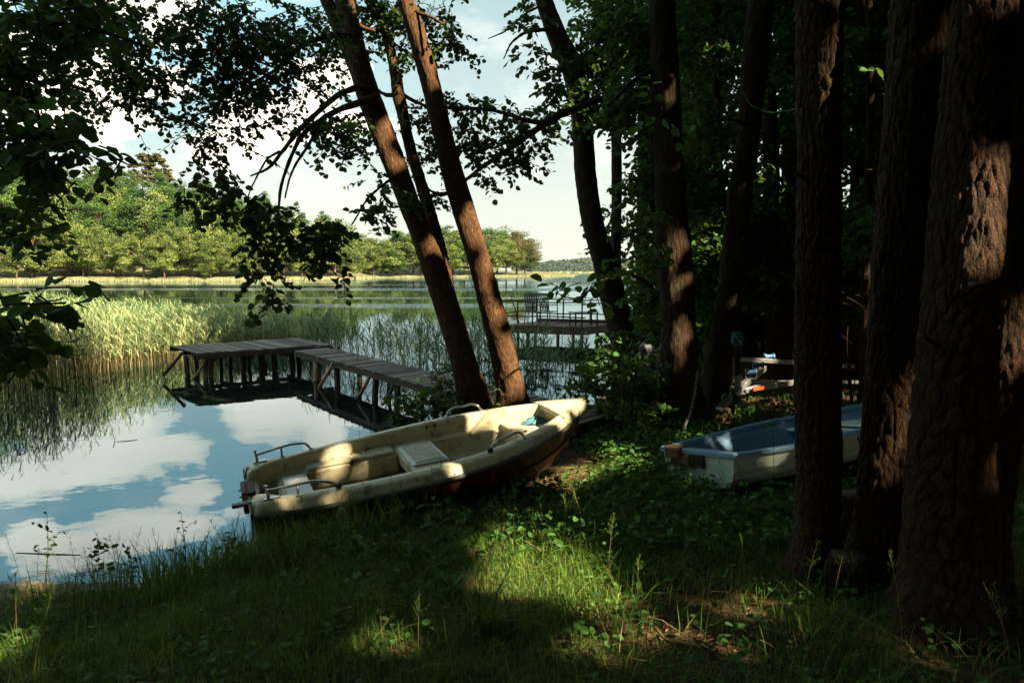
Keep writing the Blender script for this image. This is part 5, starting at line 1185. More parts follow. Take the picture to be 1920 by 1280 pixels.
for i, (px, tt_, py, k_) in enumerate([(690, 14, 442, 'round'), (715, 8, 446, 'willow'), (745, 16, 434, 'round'), (775, 8, 440, 'round'), (805, 20, 436, 'round'), (832, 26, 424, 'birch'), (850, 12, 436, 'round'), (870, 24, 426, 'birch'), (893, 10, 432, 'round'), (912, 22, 436, 'round'), (700, 4, 470, 'willow'), (735, 4, 476, 'willow'), (790, 4, 462, 'willow'), (830, 5, 455, 'willow'), (872, 5, 450, 'willow'), (915, 6, 446, 'round'), (950, 8, 452, 'round'), (985, 8, 462, 'round'), (760, 30, 438, 'round')]):
    far_tree('leafy_tree', k_, i % 3, 'leaf_far_dark' if i % 3 == 2 else 'leaf_far', px, tt_, py - 6, l2, 'light green trees of the wooded headland', 1.25 if k_ != 'birch' else 1.6)
far_tree('leafy_tree', 'oak', 0, 'leaf_far_dark', 932, 22, 424, 'dark green domed tree rising above the other trees of the headland', None, 1.15)
far_tree('leafy_tree', 'oak', 1, 'leaf_far_brown', 968, 14, 431, 'broad brownish tree at the right end of the wooded headland', None, 1.15)
# far reeds
def reeds(P, Hh, mats, nleaf=4, ws=.01, wl=.018, ll=.3, tbase=.5, smat=0, lmat=1, seed=0):
    n = len(P); mm = MB(); lean = rs.normal(size=(n, 2)) * .07; a_ = rs.uniform(0, PI, n); sd = np.stack([np.cos(a_), np.sin(a_) * .4, 0 * a_], -1)
    K = 4; tt = np.linspace(0, 1, K)
    path = P[:, None] + np.stack([lean[:, :1] * Hh[:, None] * tt ** 2, lean[:, 1:] * Hh[:, None] * tt ** 2, Hh[:, None] * tt], -1)
    wd = ws * (1.1 - .7 * tt)[None, :, None]; v_ = np.stack([path - sd[:, None] * wd, path + sd[:, None] * wd], 2)
    b_ = (np.arange(n)[:, None] * K + np.arange(K - 1)[None]) * 2; f_2 = np.stack([b_, b_ + 1, b_ + 3, b_ + 2], -1).reshape(-1, 4)
    tn = np.clip(tbase + rs.normal(size=n) * .22, 0, 1); mm.add(v_.reshape(-1, 3), f_2, smat, np.repeat(tn, K * 2))
    if nleaf:
        q = np.tile(np.linspace(.45, .98, nleaf), (n, 1)) + rs.uniform(-.06, .06, (n, nleaf)); st_ = P[:, None] + np.stack([lean[:, :1] * Hh[:, None] * q ** 2, lean[:, 1:] * Hh[:, None] * q ** 2, Hh[:, None] * q], -1)
        st_ = st_.reshape(-1, 3); m2 = len(st_); an = rs.uniform(0, 2 * PI, m2); up_ = rs.uniform(.5, 1.6, m2)
        d_ = norm(np.stack([np.cos(an), np.sin(an) * .6, up_], -1)); L_ = ll * rs.uniform(.6, 1.3, m2)[:, None]; s2 = norm(np.cross(d_, [0, 0, 1.0])) * wl * .5
        s2 = norm(s2 + np.array([.6, 0, 0]) * wl * .5) * wl * .5
        p1 = st_ + d_ * L_ * .5; p2 = p1 + norm(d_ - [0, 0, .55]) * L_ * .5
        v_ = np.stack([st_ - s2 * .5, st_ + s2 * .5, p1 - s2, p1 + s2, p2], 1); b_ = np.arange(m2)[:, None] * 5
        tn2 = np.clip(np.repeat(tn, nleaf) + rs.normal(size=m2) * .2, 0, 1)
        mm.add(v_.reshape(-1, 3), [b_ + np.array([0, 1, 3, 2]), b_ + np.array([2, 3, 4])], lmat, np.repeat(tn2, 5))
    return mm
n = 9000; px = rs.uniform(-300, 1078, n); tt_ = rs.uniform(-.5, 3.0, n) * np.interp(px, [-300, 560, 640, 700, 780, 900, 1078], [1, 1, .5, .9, .25, 1, 1]); Yv = YS(px) + tt_
P = np.stack([(px - 960) / 1280 * (Yv * cp + CAMZ * sp), Yv, 0 * px - .05], -1)
M['reed_far'] = leafmat('far_reed', (.20, .22, .08), (.50, .43, .24), .2, .6, .1)
tag(reeds(P, rs.uniform(.45, 1.2, n) * (.8 + .35 * sn(px * .08, px * .03, 1)) * np.interp(px, [-300, 640, 700, 800, 900, 1078], [1, 1, .8, .7, 1.1, .8]), None, 0, ws=.09, tbase=.55).build('reeds_far', M['reed_far']), 'pale belt of reeds along the far shore', 'reeds', kind='stuff').name = 'far_reeds'
# near reeds
def pick(n, poly_fn):
    out_ = []
    while len(out_) < n:
        out_ += list(poly_fn(n))
    return np.array(out_[:n])
n = 8800
bx = rs.uniform(-260, 640, n); by_ = rs.uniform(0, 1, n)
front = np.interp(bx, [-260, 60, 180, 260, 330, 400, 640], [745, 738, 712, 692, 680, 668, 655]); back = np.interp(bx, [-260, 100, 300, 640], [625, 628, 632, 640])
Pp = atz(bx, front + (back - front) * by_ ** .75, 0.0); dens_ok = rs.uniform(0, 1, n) < np.interp(bx, [-260, 330, 420, 560, 640], [1, 1, .75, .45, .22]); Pp = Pp[dens_ok]; bx = bx[dens_ok]
Pp[:, 2] = -.25; GR = rs.uniform(0, 1, len(bx)) < .38; Hh = -.12 * ~GR + np.interp(bx, [-260, 100, 200, 330, 480, 640], [1.85, 1.78, 1.6, 1.42, 1.2, 1.12]) * rs.uniform(.72, 1.03, len(bx)) + .12
mmr = reeds(Pp, Hh, None, 6, ws=.006, wl=.022, ll=.30, tbase=np.where(GR, .08, .62))
n = 520; bx = rs.uniform(560, 940, n); Yv = rs.uniform(12.5, 21, n); Pp = at(bx, 600, Yv); Pp[:, 2] = -.25
# keep off the walkway
dw = np.abs((Pp[:, 0] - WA[0]) * (-dirw[1]) + (Pp[:, 1] - WA[1]) * dirw[0]); sidew = (Pp[:, 0] - WB[0]) * (-dirw[1]) + (Pp[:, 1] - WB[1]) * dirw[0]
okk = sidew > .1; okk |= rs.uniform(0, 1, n) < .04
Pp = Pp[okk]; mm2 = reeds(Pp, rs.uniform(1.0, 1.45, len(Pp)), None, 7, ws=.006, wl=.024, ll=.42, tbase=.18)
n = 120; bx = rs.uniform(930, 1100, n); Yv = rs.uniform(14, 21, n); Pp = at(bx, 600, Yv); Pp[:, 2] = -.2; mm3 = reeds(Pp, rs.uniform(.5, 1.05, n), None, 7, ws=.006, wl=.026, ll=.4, tbase=.12)
for (nm, q, lb) in (('reed_bed', mmr, 'dense sunlit reed bed left of and behind the jetty head'), ('green_reeds', mm2, 'loose green reeds standing in the water behind the walkway'), ('bent_reeds', mm3, 'broken and bent green reeds in front of the red landing stage')):
    tag(q.build(nm, [M['reed_stem'], M['reed_leaf']]), lb, 'reeds', kind='stuff')
# distant hill across the lake
hp = [(960, 500), (1010, 493), (1030, 490), (1055, 488), (1080, 486), (1105, 484.5), (1140, 483), (1175, 484), (1215, 487), (1260, 486), (1400, 482), (1700, 490), (2100, 495)]
pxs = np.arange(960, 2100, 6.0); top = np.interp(pxs, [a for a, b in hp], [b for a, b in hp]); rows = []
for k, (Yq, f) in enumerate([(1150, -.02), (1170, .05), (1210, .16), (1300, .55), (1400, .85), (1500, 1.0), (1650, .8)]):
    zt = (HOR - top) / 1280 * 1500 * f; rows.append(np.stack([(pxs - 960) / 1280 * Yq, 0 * pxs + Yq, zt + (.0 if k else -1)], -1))
hm, t, p, out = material('hill'); tc = t.node('ShaderNodeTexCoord').outputs['Object']
t.set(p.inputs['Base Color'], t.ramp(t.noise(tc, .012, 5, .6), [(.4, (.018, .028, .018)), (.6, (.035, .05, .026))])); p.inputs['Roughness'].default_value = 1
mm = MB(); G = np.array(rows); grid(mm, G, flip=True); tag(mm.build('distant_hill', hm), kind='structure').name = 'hill'
n = 16000; ii = rs.uniform(0, len(pxs) - 1.01, n); kk = rs.uniform(.6, 6, n) ; i0 = ii.astype(int); k0 = np.minimum(kk.astype(int), 5)
fi = (ii - i0)[:, None]; fk = (kk - k0)[:, None]; Pq = (G[k0, i0] * (1 - fi) + G[k0, i0 + 1] * fi) * (1 - fk) + (G[k0 + 1, i0] * (1 - fi) + G[k0 + 1, i0 + 1] * fi) * fk
Pq[:, 2] += rs.uniform(-1, 3.5, n) + 1.2 * sn(Pq[:, 0], Pq[:, 1], .06); nn = norm(rs.normal(size=(n, 3)) + [0, -.6, .8]); A_ = norm(np.cross(nn, rs.normal(size=(n, 3)))) * rs.uniform(4, 8, n)[:, None]; Bq = norm(np.cross(nn, A_)) * 5
mm = MB(); quads(mm, Pq, A_, Bq); tag(mm.build('distant_forest', M['leaf_hill']), 'dark blue-green wood covering the distant hill', 'forest', kind='stuff')
for i, (px, py, Yq) in enumerate([(1156, 498, 1050), (1166, 495, 1060), (1177, 496, 1050), (1188, 497, 1040), (1199, 499, 1050), (1210, 498, 1040), (1150, 502, 1040)]):
    pos = np.array([(px - 960) / 1280 * Yq, Yq, 0.0]); far_tree('leafy_tree', 'round', i % 3, 'leaf_far', px, 0, py, 'pale tree at the foot of the distant hill, near the sailing boat', 'pale trees under the distant hill', 1.1, pos=pos)
mm = MB(); q = [(1035, 509.5), (1060, 508.2), (1090, 509), (1100, 511)]; n = 500
Pq = np.stack([(rs.uniform(1030, 1215, n) - 960) / 1280 * 1130, rs.uniform(1110, 1150, n), rs.uniform(0, 1.5, n)], -1); quads(mm, Pq, norm(rs.normal(size=(n, 3)) * [1, .2, .2]) * 7, norm(rs.normal(size=(n, 3)) * [.2, .2, 1]) * 2.0)
tag(mm.build('shore_reeds', M['reed_far']), 'brownish strip of reeds below the distant hill', 'reeds', kind='stuff')
# sailing boat
c_ = np.array([(1175.5 - 960) / 1280 * 640, 640, 0.0]); rt = empty('sailing_boat', c_, 'tiny white sailing boat far out on the lake beyond the trunks', 'sailing boat')
mm = MB(); G = np.array([[[c_[0] + x, c_[1] + .7 * k * max(0, 1 - abs(x / 2.8) ** 2.2), .45 - .5 * (1 - abs(k)) if True else 0] for k in np.linspace(-1, 1, 7)] for x in np.linspace(-2.8, 2.8, 15)]); grid(mm, G); G2 = G.copy(); G2[..., 2] = .46; grid(mm, G2, flip=True); child(mm, 'hull', M['sail'], rt)
mm = MB(); tube(mm, [c_ + [.3, 0, .3], c_ + [.3, 0, 6.4]], .06, 6); child(mm, 'mast', M['galv'], rt)
mm = MB(); v_ = np.array([c_ + [.25, 0, 6.2], c_ + [.25, 0, 1.0], c_ + [-2.3, .3, 1.0], c_ + [-.6, .25, 3.6]]); mm.add(np.concatenate([v_, v_ + [0, .04, 0]]), [np.array([[0, 1, 2, 3], [7, 6, 5, 4], [0, 3, 7, 4], [3, 2, 6, 7], [2, 1, 5, 6], [1, 0, 4, 5]])]); child(mm, 'mainsail', M['sail'], rt)
mm = MB(); v_ = np.array([c_ + [.4, 0, 5.2], c_ + [.45, 0, .9], c_ + [2.5, .1, .8]]); mm.add(np.concatenate([v_, v_ + [0, .04, 0]]), [np.array([[0, 1, 2], [5, 4, 3]]), np.array([[0, 2, 5, 3], [2, 1, 4, 5], [1, 0, 3, 4]])]); child(mm, 'jib', M['sail'], rt)

# ------------------------------------------------------------------ grass and undergrowth
def in_boat(x, y, q=1.0):
    a = CB[1].T @ np.stack([x - CB[0][0], y - CB[0][1], 0 * x]); s_ = a[0] / 3.55
    m = (s_ > -.02) & (s_ < 1.0) & (np.abs(a[1]) < (.66 * q))
    b = BB[1].T @ np.stack([x - BB[0][0], y - BB[0][1], 0 * x]); s_ = b[0] / 3.12
    return m | ((s_ > 0) & (s_ < 1.02) & (np.abs(b[1]) < .66 * q))
def bare(x, y):
    """0 grass .. 1 bare leaf litter"""
    px, py, f = proj(np.stack([x, y, hgt(x, y)], -1))
    b = .95 * np.exp(-(((px - 1330) / 190) ** 2 + ((py - 1190) / 100) ** 2)) + .35 * ss(1050, 1200, px) * ss(1050, 1120, py) + .9 * ss(1620, 1780, px) + .75 * np.exp(-(((px - 1060) / 90) ** 2 + ((py - 895) / 45) ** 2)) + .5 * np.exp(-(((px - 860) / 130) ** 2 + ((py - 960) / 30) ** 2)) + .8 * ss(7.5, 10, y) * ss(2, 4, x)
    return np.clip(b + .25 * sn(x, y, 2.5), 0, 1)
def scatter(n, x0, x1, y0, y1, dmin=0.0):
    x = rs.uniform(x0, x1, n); y = rs.uniform(y0, y1, n); d = shore_d(x, y); m = (d > dmin) & ~in_boat(x, y)
    px, py, f = proj(np.stack([x, y, hgt(x, y)], -1)); m &= (px > -150) & (px < 2080) & (py < 1420) & (f > 0)
    return x[m], y[m], d[m]
def blades(mm, x, y, H, wd, mat, tb, lean=.5, ts=.28, K=4):
    n = len(x); P = np.stack([x, y, hgt(x, y) - .01], -1); a_ = rs.uniform(0, 2 * PI, n); ln = np.abs(rs.normal(size=n)) * lean + .1
    d_ = np.stack([np.cos(a_), np.sin(a_), 0 * a_], -1); sd = np.stack([-np.sin(a_ + rs.normal(size=n) * .6), np.cos(a_), 0 * a_], -1)
    tt = np.linspace(0, 1, K); path = P[:, None] + d_[:, None] * (ln * H)[:, None, None] * (tt ** 2)[None, :, None] + np.array([0, 0, 1.0]) * (H[:, None] * (tt[None] - .28 * ln[:, None] * tt[None] ** 3))[..., None]
    w_ = wd[:, None, None] * (np.array([.8, 1.0, .75, .12]) if K == 4 else np.linspace(1, .1, K))[None, :, None]
    v_ = np.stack([path - sd[:, None] * w_ / 2, path + sd[:, None] * w_ / 2], 2)
    b_ = (np.arange(n)[:, None] * K + np.arange(K - 1)[None]) * 2; f_ = np.stack([b_, b_ + 1, b_ + 3, b_ + 2], -1).reshape(-1, 4)
    mm.add(v_.reshape(-1, 3), f_, mat, np.repeat(np.clip(tb + ts * rs.normal(size=n), 0, 1), K * 2))
mm = MB()
for (n, x0, x1, y0, y1, hmul, wmul) in [(150000, -4.5, 3.6, 2.6, 6.2, 1.0, 1.0), (60000, -1.5, 6.5, 5.6, 11.5, 1.15, 1.7)]:
    x, y, d = scatter(n, x0, x1, y0, y1, -.05); k = rs.uniform(0, 1, len(x)) > bare(x, y) * .93; k &= rs.uniform(0, 1, len(x)) < .55 + .45 * sn(x, y, 4.0)
    k &= ~((x < -2.7) & (d < .55) & (rs.uniform(0, 1, len(x)) < .85)); x, y = x[k], y[k]; cl = np.clip(.5 + .5 * sn(x, y, 1.7), 0, 1)
    H = (.05 + .13 * cl * rs.uniform(.4, 1.2, len(x))) * hmul * rs.uniform(.6, 1.3, len(x)); blades(mm, x, y, H, .0045 * wmul * rs.uniform(.6, 1.5, len(x)), 0, .45, .6)
x, y, d = scatter(9000, -4.5, 4, 2.6, 7, -.05); k = rs.uniform(0, 1, len(x)) > bare(x, y) * .6; x, y = x[k], y[k]; blades(mm, x, y, rs.uniform(.12, .27, len(x)), rs.uniform(.003, .006, len(x)), 0, .5, .95)
x, y, d = scatter(5200, -3.2, -.9, 4.2, 6.0, -.15); k = (d < .9) & (rs.uniform(0, 1, len(x)) < ss(-3.2, -2.2, x) + .15); x, y = x[k], y[k]; blades(mm, x, y, rs.uniform(.15, .45, len(x)), rs.uniform(.004, .008, len(x)), 0, .3, .4)
x, y, d = scatter(6000, -4.6, 4.5, 2.6, 9, 0); k = rs.uniform(0, 1, len(x)) < .2 + bare(x, y) * 1.1; x, y = x[k], y[k]; blades(mm, x, y, rs.uniform(.06, .26, len(x)), rs.uniform(.003, .006, len(x)), 1, .5, 1.1)
tag(mm.build('grass', [M['grass'], M['straw']]), 'dark tangled grass covering the bank', 'grass', kind='stuff')
# seed heads
mm = MB(); x, y, d = scatter(900, -3.8, 3.2, 3.0, 6.3, 0); k = rs.uniform(0, 1, len(x)) < .16 + .5 * (shore_d(x, y) < .9) * (x > -3) ; x, y = x[k], y[k]; H = rs.uniform(.28, .55, len(x))
n = len(x); P = np.stack([x, y, hgt(x, y)], -1); ln = rs.normal(size=(n, 2)) * .12
for i in range(n):
    K = 6; tt = np.linspace(0, 1, K)[:, None]; path = P[i] + np.concatenate([ln[i] * H[i] * 1.5 * tt ** 2, H[i] * tt], 1)
    tube(mm, path, np.linspace(.0016, .0008, K), 3, 1, .55, cap=False)
    nb = 26; q = rs.uniform(.62, 1.0, nb); bpt = P[i] + np.concatenate([ln[i] * H[i] * 1.5 * (q ** 2)[:, None], (H[i] * q)[:, None]], 1); a_ = rs.uniform(0, 6.28, nb); spread = .075 * (1.05 - q) / .4 * rs.uniform(.3, 1, nb)
    e_ = bpt + np.stack([np.cos(a_) * spread, np.sin(a_) * spread, .02 + 0 * q], -1); A_ = norm(rs.normal(size=(nb, 3)) + [0, 0, 1.5]) * .011; Bq = norm(np.cross(A_, rs.normal(size=(nb, 3)))) * .005
    quads(mm, e_, A_, Bq, 0, .75 + .2 * rs.uniform(-1, 1, nb)); st = e_ - bpt; Bs = norm(np.cross(st, [0, 0, 1.0])) * .0009
    b_ = np.arange(nb)[:, None] * 4; mm.add(np.stack([bpt - Bs, bpt + Bs, e_ + Bs, e_ - Bs], 1).reshape(-1, 3), b_ + np.arange(4), 0, .5)
tag(mm.build('seed_grass', [M['grass'], M['straw']]), 'tall grass with airy seed heads rising over the bank', 'grass', kind='stuff')
# low leafy ground cover and the first plants

mm = MB(); x, y, d = scatter(5200, -4, 5.5, 2.6, 10, .05); k = rs.uniform(0, 1, len(x)) < .3 + .5 * sn(x, y, 2.0) * (1 - bare(x, y)); x, y = x[k], y[k]
for rep in range(5):
    n = len(x); P = np.stack([x + rs.normal(size=n) * .04, y + rs.normal(size=n) * .04, hgt(x, y) + rs.uniform(.02, .16, n)], -1); dd = norm(rs.normal(size=(n, 3)) * [1, 1, .25]); leaves(mm, P, dd, norm(rs.normal(size=(n, 3)) * .4 + [0, 0, 1]), rs.uniform(.018, .045, n))
x, y, d = scatter(5200, -1.5, 4.2, 4.6, 9.5, .1); px_q, py_q, _ = proj(np.stack([x, y, hgt(x, y)], -1)); k = (rs.uniform(0, 1, len(x)) < .25 + .6 * np.exp(-(((px_q - 1180) / 150) ** 2 + ((py_q - 860) / 90) ** 2)) + .35 * np.exp(-(((px_q - 1300) / 200) ** 2 + ((py_q - 980) / 60) ** 2))) ; x, y = x[k], y[k]
for rep in range(6):
    n = len(x); P = np.stack([x + rs.normal(size=n) * .05, y + rs.normal(size=n) * .05, hgt(x, y) + rs.uniform(.03, .22, n)], -1); dd = norm(rs.normal(size=(n, 3)) * [1, 1, .3]); leaves(mm, P, dd, norm(rs.normal(size=(n, 3)) * .5 + [0, 0, 1]), rs.uniform(.03, .065, n), aspect=.8)
tag(mm.build('ground_cover', M['leaf_linden']), 'small-leaved plants creeping between the grass', 'ground cover', kind='stuff')
# litter
mm = MB(); x, y, d = scatter(60000, -3, 7, 2.6, 12, .1); k = rs.uniform(0, 1, len(x)) < .08 + bare(x, y); x, y = x[k], y[k]; n = len(x)
P = np.stack([x, y, hgt(x, y) + rs.uniform(.004, .02, n)], -1); leaves(mm, P, norm(rs.normal(size=(n, 3)) * [1, 1, .2]), norm(rs.normal(size=(n, 3)) * .5 + [0, 0, 1]), rs.uniform(.010, .030, n), aspect=.75, fold=.5)
tag(mm.build('fallen_leaves', M['litter']), 'brown leaf litter on the bare ground under the trees', 'leaf litter', kind='stuff')
# dry reed litter beside the boats and at the water edge
mm = MB()
def straws(cx, cy, rx, ry, n, ang, L=(.1, .45)):
    P = np.stack([cx + rs.normal(size=n) * rx, cy + rs.normal(size=n) * ry], -1); a_ = ang + rs.normal(size=n) * .5; l_ = rs.uniform(*L, n); z = hgt(P[:, 0], P[:, 1]) + rs.uniform(.008, .05, n)
    z = np.maximum(z, .01)
    A_ = np.stack([np.cos(a_) * l_, np.sin(a_) * l_, rs.normal(size=n) * .02], -1); Bq = norm(np.cross(A_, [0, 0, 1.0])) * rs.uniform(.004, .01, n)[:, None]; quads(mm, np.concatenate([P, z[:, None]], 1), A_, Bq)
c1 = atz(1075, 885, .35); straws(c1[0], c1[1], .22, .22, 420, .5); c1 = atz(1000, 925, .35); straws(c1[0], c1[1], .35, .12, 260, .4); c1 = atz(850, 965, .25); straws(c1[0], c1[1], .4, .10, 260, .4)
c1 = atz(60, 1100, .04); straws(c1[0], c1[1], .5, .09, 800, .05); c1 = atz(200, 1068, .02); straws(c1[0], c1[1], .4, .05, 80, .05)
tag(mm.build('reed_litter', M['straw']), 'dry straw-coloured reed litter washed up along the water edge and beside the boat', 'reed litter', kind='stuff')

# shrubs ----------------------------------------------------------------------
def shrub(name, label, blobs, size, base_px, nleaf=8, length=.3, mat='leaf_linden', nstem=5, cat='shrub', droop=.2, **kw):
    bx, Yb = base_px; P = at(bx, 700, Yb); P[2] = float(hgt(P[0], P[1])); r_ = empty(name, P, label, cat)
    mm = MB()
    for k in range(nstem):
        b_ = blobs[k % len(blobs)]; e_ = at(b_[0] + rs.normal() * b_[2] * .4, b_[1] + rs.normal() * b_[3] * .4, b_[4]); m2 = (P + e_) / 2 + rs.normal(size=3) * .06
        tube(mm, spline([P - [0, 0, .05], m2, e_], 8), np.linspace(.012, .004, 8), 6)
    child(mm, 'stems', M['bark_dark'], r_); mm = MB(); blob_leaves(mm, blobs, size, nleaf, length, droop, **kw); child(mm, 'foliage', [M[mat], M['bark_dark']], r_); return r_
shrub('leafy_shrub', 'green leafy bush at the foot of the bent trunk beside the red landing stage', [(1130, 690, 50, 50, 9.6, .4, 2.6), (1100, 720, 45, 36, 9.0, .3, 2.6), (1180, 650, 45, 50, 9.8, .4, 2.4), (1190, 720, 60, 50, 9.0, .4, 2.8), (1140, 630, 26, 22, 10, .3, 1.5), (1110, 660, 30, 24, 9.8, .3, 1.8)], .075, (1150, 9.4))
shrub('leafy_shrub', 'bush with large pale-green leaves just left of the plastic-wrapped post', [(1190, 660, 22, 20, 8.6, .2, 1.8), (1175, 690, 24, 20, 8.5, .2, 1.6), (1215, 600, 24, 40, 9.8, .3, 2.0)], .12, (1185, 8.7), nleaf=5)
shrub('leafy_shrub', 'small bush over the jetty left of the paired leaning trunks', [(790, 745, 44, 24, 9.0, .3, 2.0), (745, 755, 34, 20, 8.9, .25, 1.5), (830, 720, 40, 30, 9.2, .3, 2.0), (800, 770, 50, 22, 8.8, .3, 2.4), (845, 760, 40, 22, 8.9, .3, 2.4), (735, 775, 20, 10, 8.8, .2, 1.2), (845, 690, 24, 22, 9.2, .2, 1.3)], .066, (815, 9.1))
shrub('leafy_shrub', 'low bush between the feet of the two leaning trunks', [(922, 745, 20, 20, 9.3, .2, 2.4), (928, 765, 26, 14, 9.0, .2, 2.4), (905, 690, 14, 24, 9.6, .2, 1.3)], .06, (920, 9.3))
shrub('young_tree', 'thin young tree with bright sunlit leaves behind the dinghy, between two scaly trunks', [(1592, 575, 30, 34, 10.5, .3, 1.6), (1605, 500, 24, 30, 10.6, .3, 1.2), (1575, 620, 20, 14, 10.5, .3, .8)], .075, (1600, 10.6), cat='young tree')
shrub('leafy_shrub', 'sunlit low plants on the ground under the trailer', [(1450, 745, 45, 14, 10, .4, 1.8), (1400, 735, 30, 12, 10, .3, 1.6), (1480, 765, 30, 14, 9.2, .3, 1.8), (1345, 800, 18, 8, 8.4, .2, 1.2)], .05, (1440, 9.9))
shrub('leafy_shrub', 'dark undergrowth between the stout trunk and the trailer', [(1320, 700, 34, 40, 10.6, .3, 2.4), (1345, 770, 24, 18, 9.2, .3, 1.3), (1225, 770, 44, 24, 8.8, .3, 2.2), (1160, 770, 50, 18, 8.6, .3, 2.0)], .06, (1300, 10.2))
for k, (px, Y_, lb) in enumerate([(1470, 18, 'dense undergrowth deep in the wood behind the trailer'), (1650, 17, 'dense undergrowth deep in the wood behind the two scaly trunks'), (1850, 15, 'dense undergrowth deep in the wood behind the rightmost trunks'), (1290, 17, 'dense undergrowth beyond the stout trunk and the plastic-wrapped post')]):
    shrub('dense_bush', lb, [(px + dx, 590 + dy, 75, 45, Y_ + rs.uniform(-1, 1), .8, 3.2) for dx, dy in ((-60, 0), (0, -30), (60, 0), (0, 20), (-30, 30), (40, -70), (-50, -80))], .10, (px, Y_), mat='leaf_wood', length=.45)
# weeds silhouetted against the water
def weed(px, py_base, py_top, Y_, label, lean=0, size=.05, nl=16):
    P = at(px, py_base, Y_); zg = float(hgt(P[0], P[1])); P[2] = max(zg, -.02); r_ = empty('weed_plant', P, label, 'plant'); top = at(px + lean, py_top, Y_)
    mm = MB(); mid_ = (P + top) / 2 + [.02, 0, 0]; path = spline([P - [0, 0, .02], mid_, top], 10); tube(mm, path, np.linspace(.004, .0015, 10), 5)
    br = []
    for k in range(4):
        q = path[4 + k]; e_ = q + np.array([rs.choice([-1, 1]) * rs.uniform(.06, .13), rs.normal() * .04, .07]); tube(mm, [q, (q + e_) / 2 + [0, 0, .01], e_], .0014, 4); br.append((q, e_))
    child(mm, 'stem', M['bark_dark'], r_)
    mm = MB(); pts = [path[int(i)] for i in np.linspace(3, 9, nl)] + [q + (e_ - q) * f for q, e_ in br for f in (.35, .7, 1)]; pts = np.array(pts); n = len(pts)
    sg = np.where(np.arange(n) % 2 == 0, 1, -1)[:, None]; dd = norm(np.array([1.0, 0, 0]) * sg + rs.normal(size=(n, 3)) * .5 + [0, 0, .3]); leaves(mm, pts, dd, norm(rs.normal(size=(n, 3)) + [0, 0, .8]), size * rs.uniform(.6, 1.1, n), aspect=.6)
    child(mm, 'foliage', M['leaf_linden'], r_)
weed(80, 1075, 962, 5.0, 'tallest branching weed standing out against the clouds on the water, far left', 8, .045, 12)
weed(178, 1070, 1008, 5.1, 'short leafy weed right of the tallest weed at the water edge', 4, .05)
weed(345, 1060, 960, 4.9, 'upright weed halfway between the left edge and the stern of the cream boat', -6, .03)
weed(430, 1050, 1000, 5.0, 'leafy weed just left of the stern of the cream boat', 3, .055)
weed(240, 1070, 1030, 5.0, 'low leafy weed at the water edge between the short and the upright weed', 3, .05)
def big_weed(px, py_base, py_top, Y_, label):
    P = at(px, py_base, Y_); P[2] = float(hgt(P[0], P[1])); r_ = empty('weed_plant', P, label, 'plant'); top = at(px + 3, py_top, Y_)
    mm = MB(); path = spline([P - [0, 0, .02], (P + top) / 2 + [.012, 0, 0], top], 10); tube(mm, path, np.linspace(.004, .002, 10), 6); child(mm, 'stem', M['leaf_linden'], r_)
    mm = MB(); pts = np.repeat(path[[1, 2, 3, 4, 9, 9]], 3, 0); n = len(pts); an = rs.uniform(0, 6.28, n); dd = np.stack([np.cos(an), np.sin(an) * .7, rs.uniform(-.3, .3, n)], -1)
    leaves(mm, pts, dd, norm(rs.normal(size=(n, 3)) * .3 + [0, 0, 1]), rs.uniform(.06, .12, n) * np.where(np.arange(n) > 11, .55, 1), aspect=.65); child(mm, 'foliage', M['leaf_linden'], r_)
big_weed(1447, 965, 797, 5.35, 'tall weed with broad leaves standing in front of the hull of the dinghy')
big_weed(1395, 985, 905, 5.2, 'shorter broad-leaved weed left of the tall weed by the dinghy')
for k, (px, py, Y_) in enumerate([(1500, 985, 5.0), (1250, 1010, 4.9), (1180, 1000, 5.0), (760, 1120, 4.1), (610, 1040, 4.5), (840, 1090, 4.2), (1080, 975, 5.3)]):
    P = at(px, py, Y_)
    rosette = MB(); n = 11; z_ = float(hgt(P[0], P[1])); an = rs.uniform(0, 6.28, n); dd = np.stack([np.cos(an), np.sin(an), rs.uniform(.1, .7, n)], -1)
    leaves(rosette, np.tile([P[0], P[1], z_ + .03], (n, 1)), dd, norm(rs.normal(size=(n, 3)) * .2 + [0, 0, 1]), rs.uniform(.08, .15, n), aspect=.6)
    tag(rosette.build('leafy_rosette', M['leaf_linden']), ['broad-leaved rosette just left of the straight scaly trunk', 'broad-leaved rosette in the dark grass below the dinghy transom', 'broad-leaved rosette in shade right of the brightest grass', 'broad-leaved rosette beside the smaller sunlit grass patch', 'broad-leaved rosette below the fender of the cream boat', 'broad-leaved rosette between the two sunlit grass patches', 'broad-leaved rosette above the brightest sunlit grass'][k], 'plant')
# line looped between two trunks
mm = MB(); tube(mm, spline([at(1394, 172, 8.6), at(1402, 190, 8.4), at(1428, 206, 7.8), at(1465, 209, 6.4), at(1498, 202, 4.9)], 20), .005, 5); tag(mm.build('washing_line', M['leaf_linden']), 'thin line sagging between the dark leaning trunk and the straight scaly trunk', 'line')
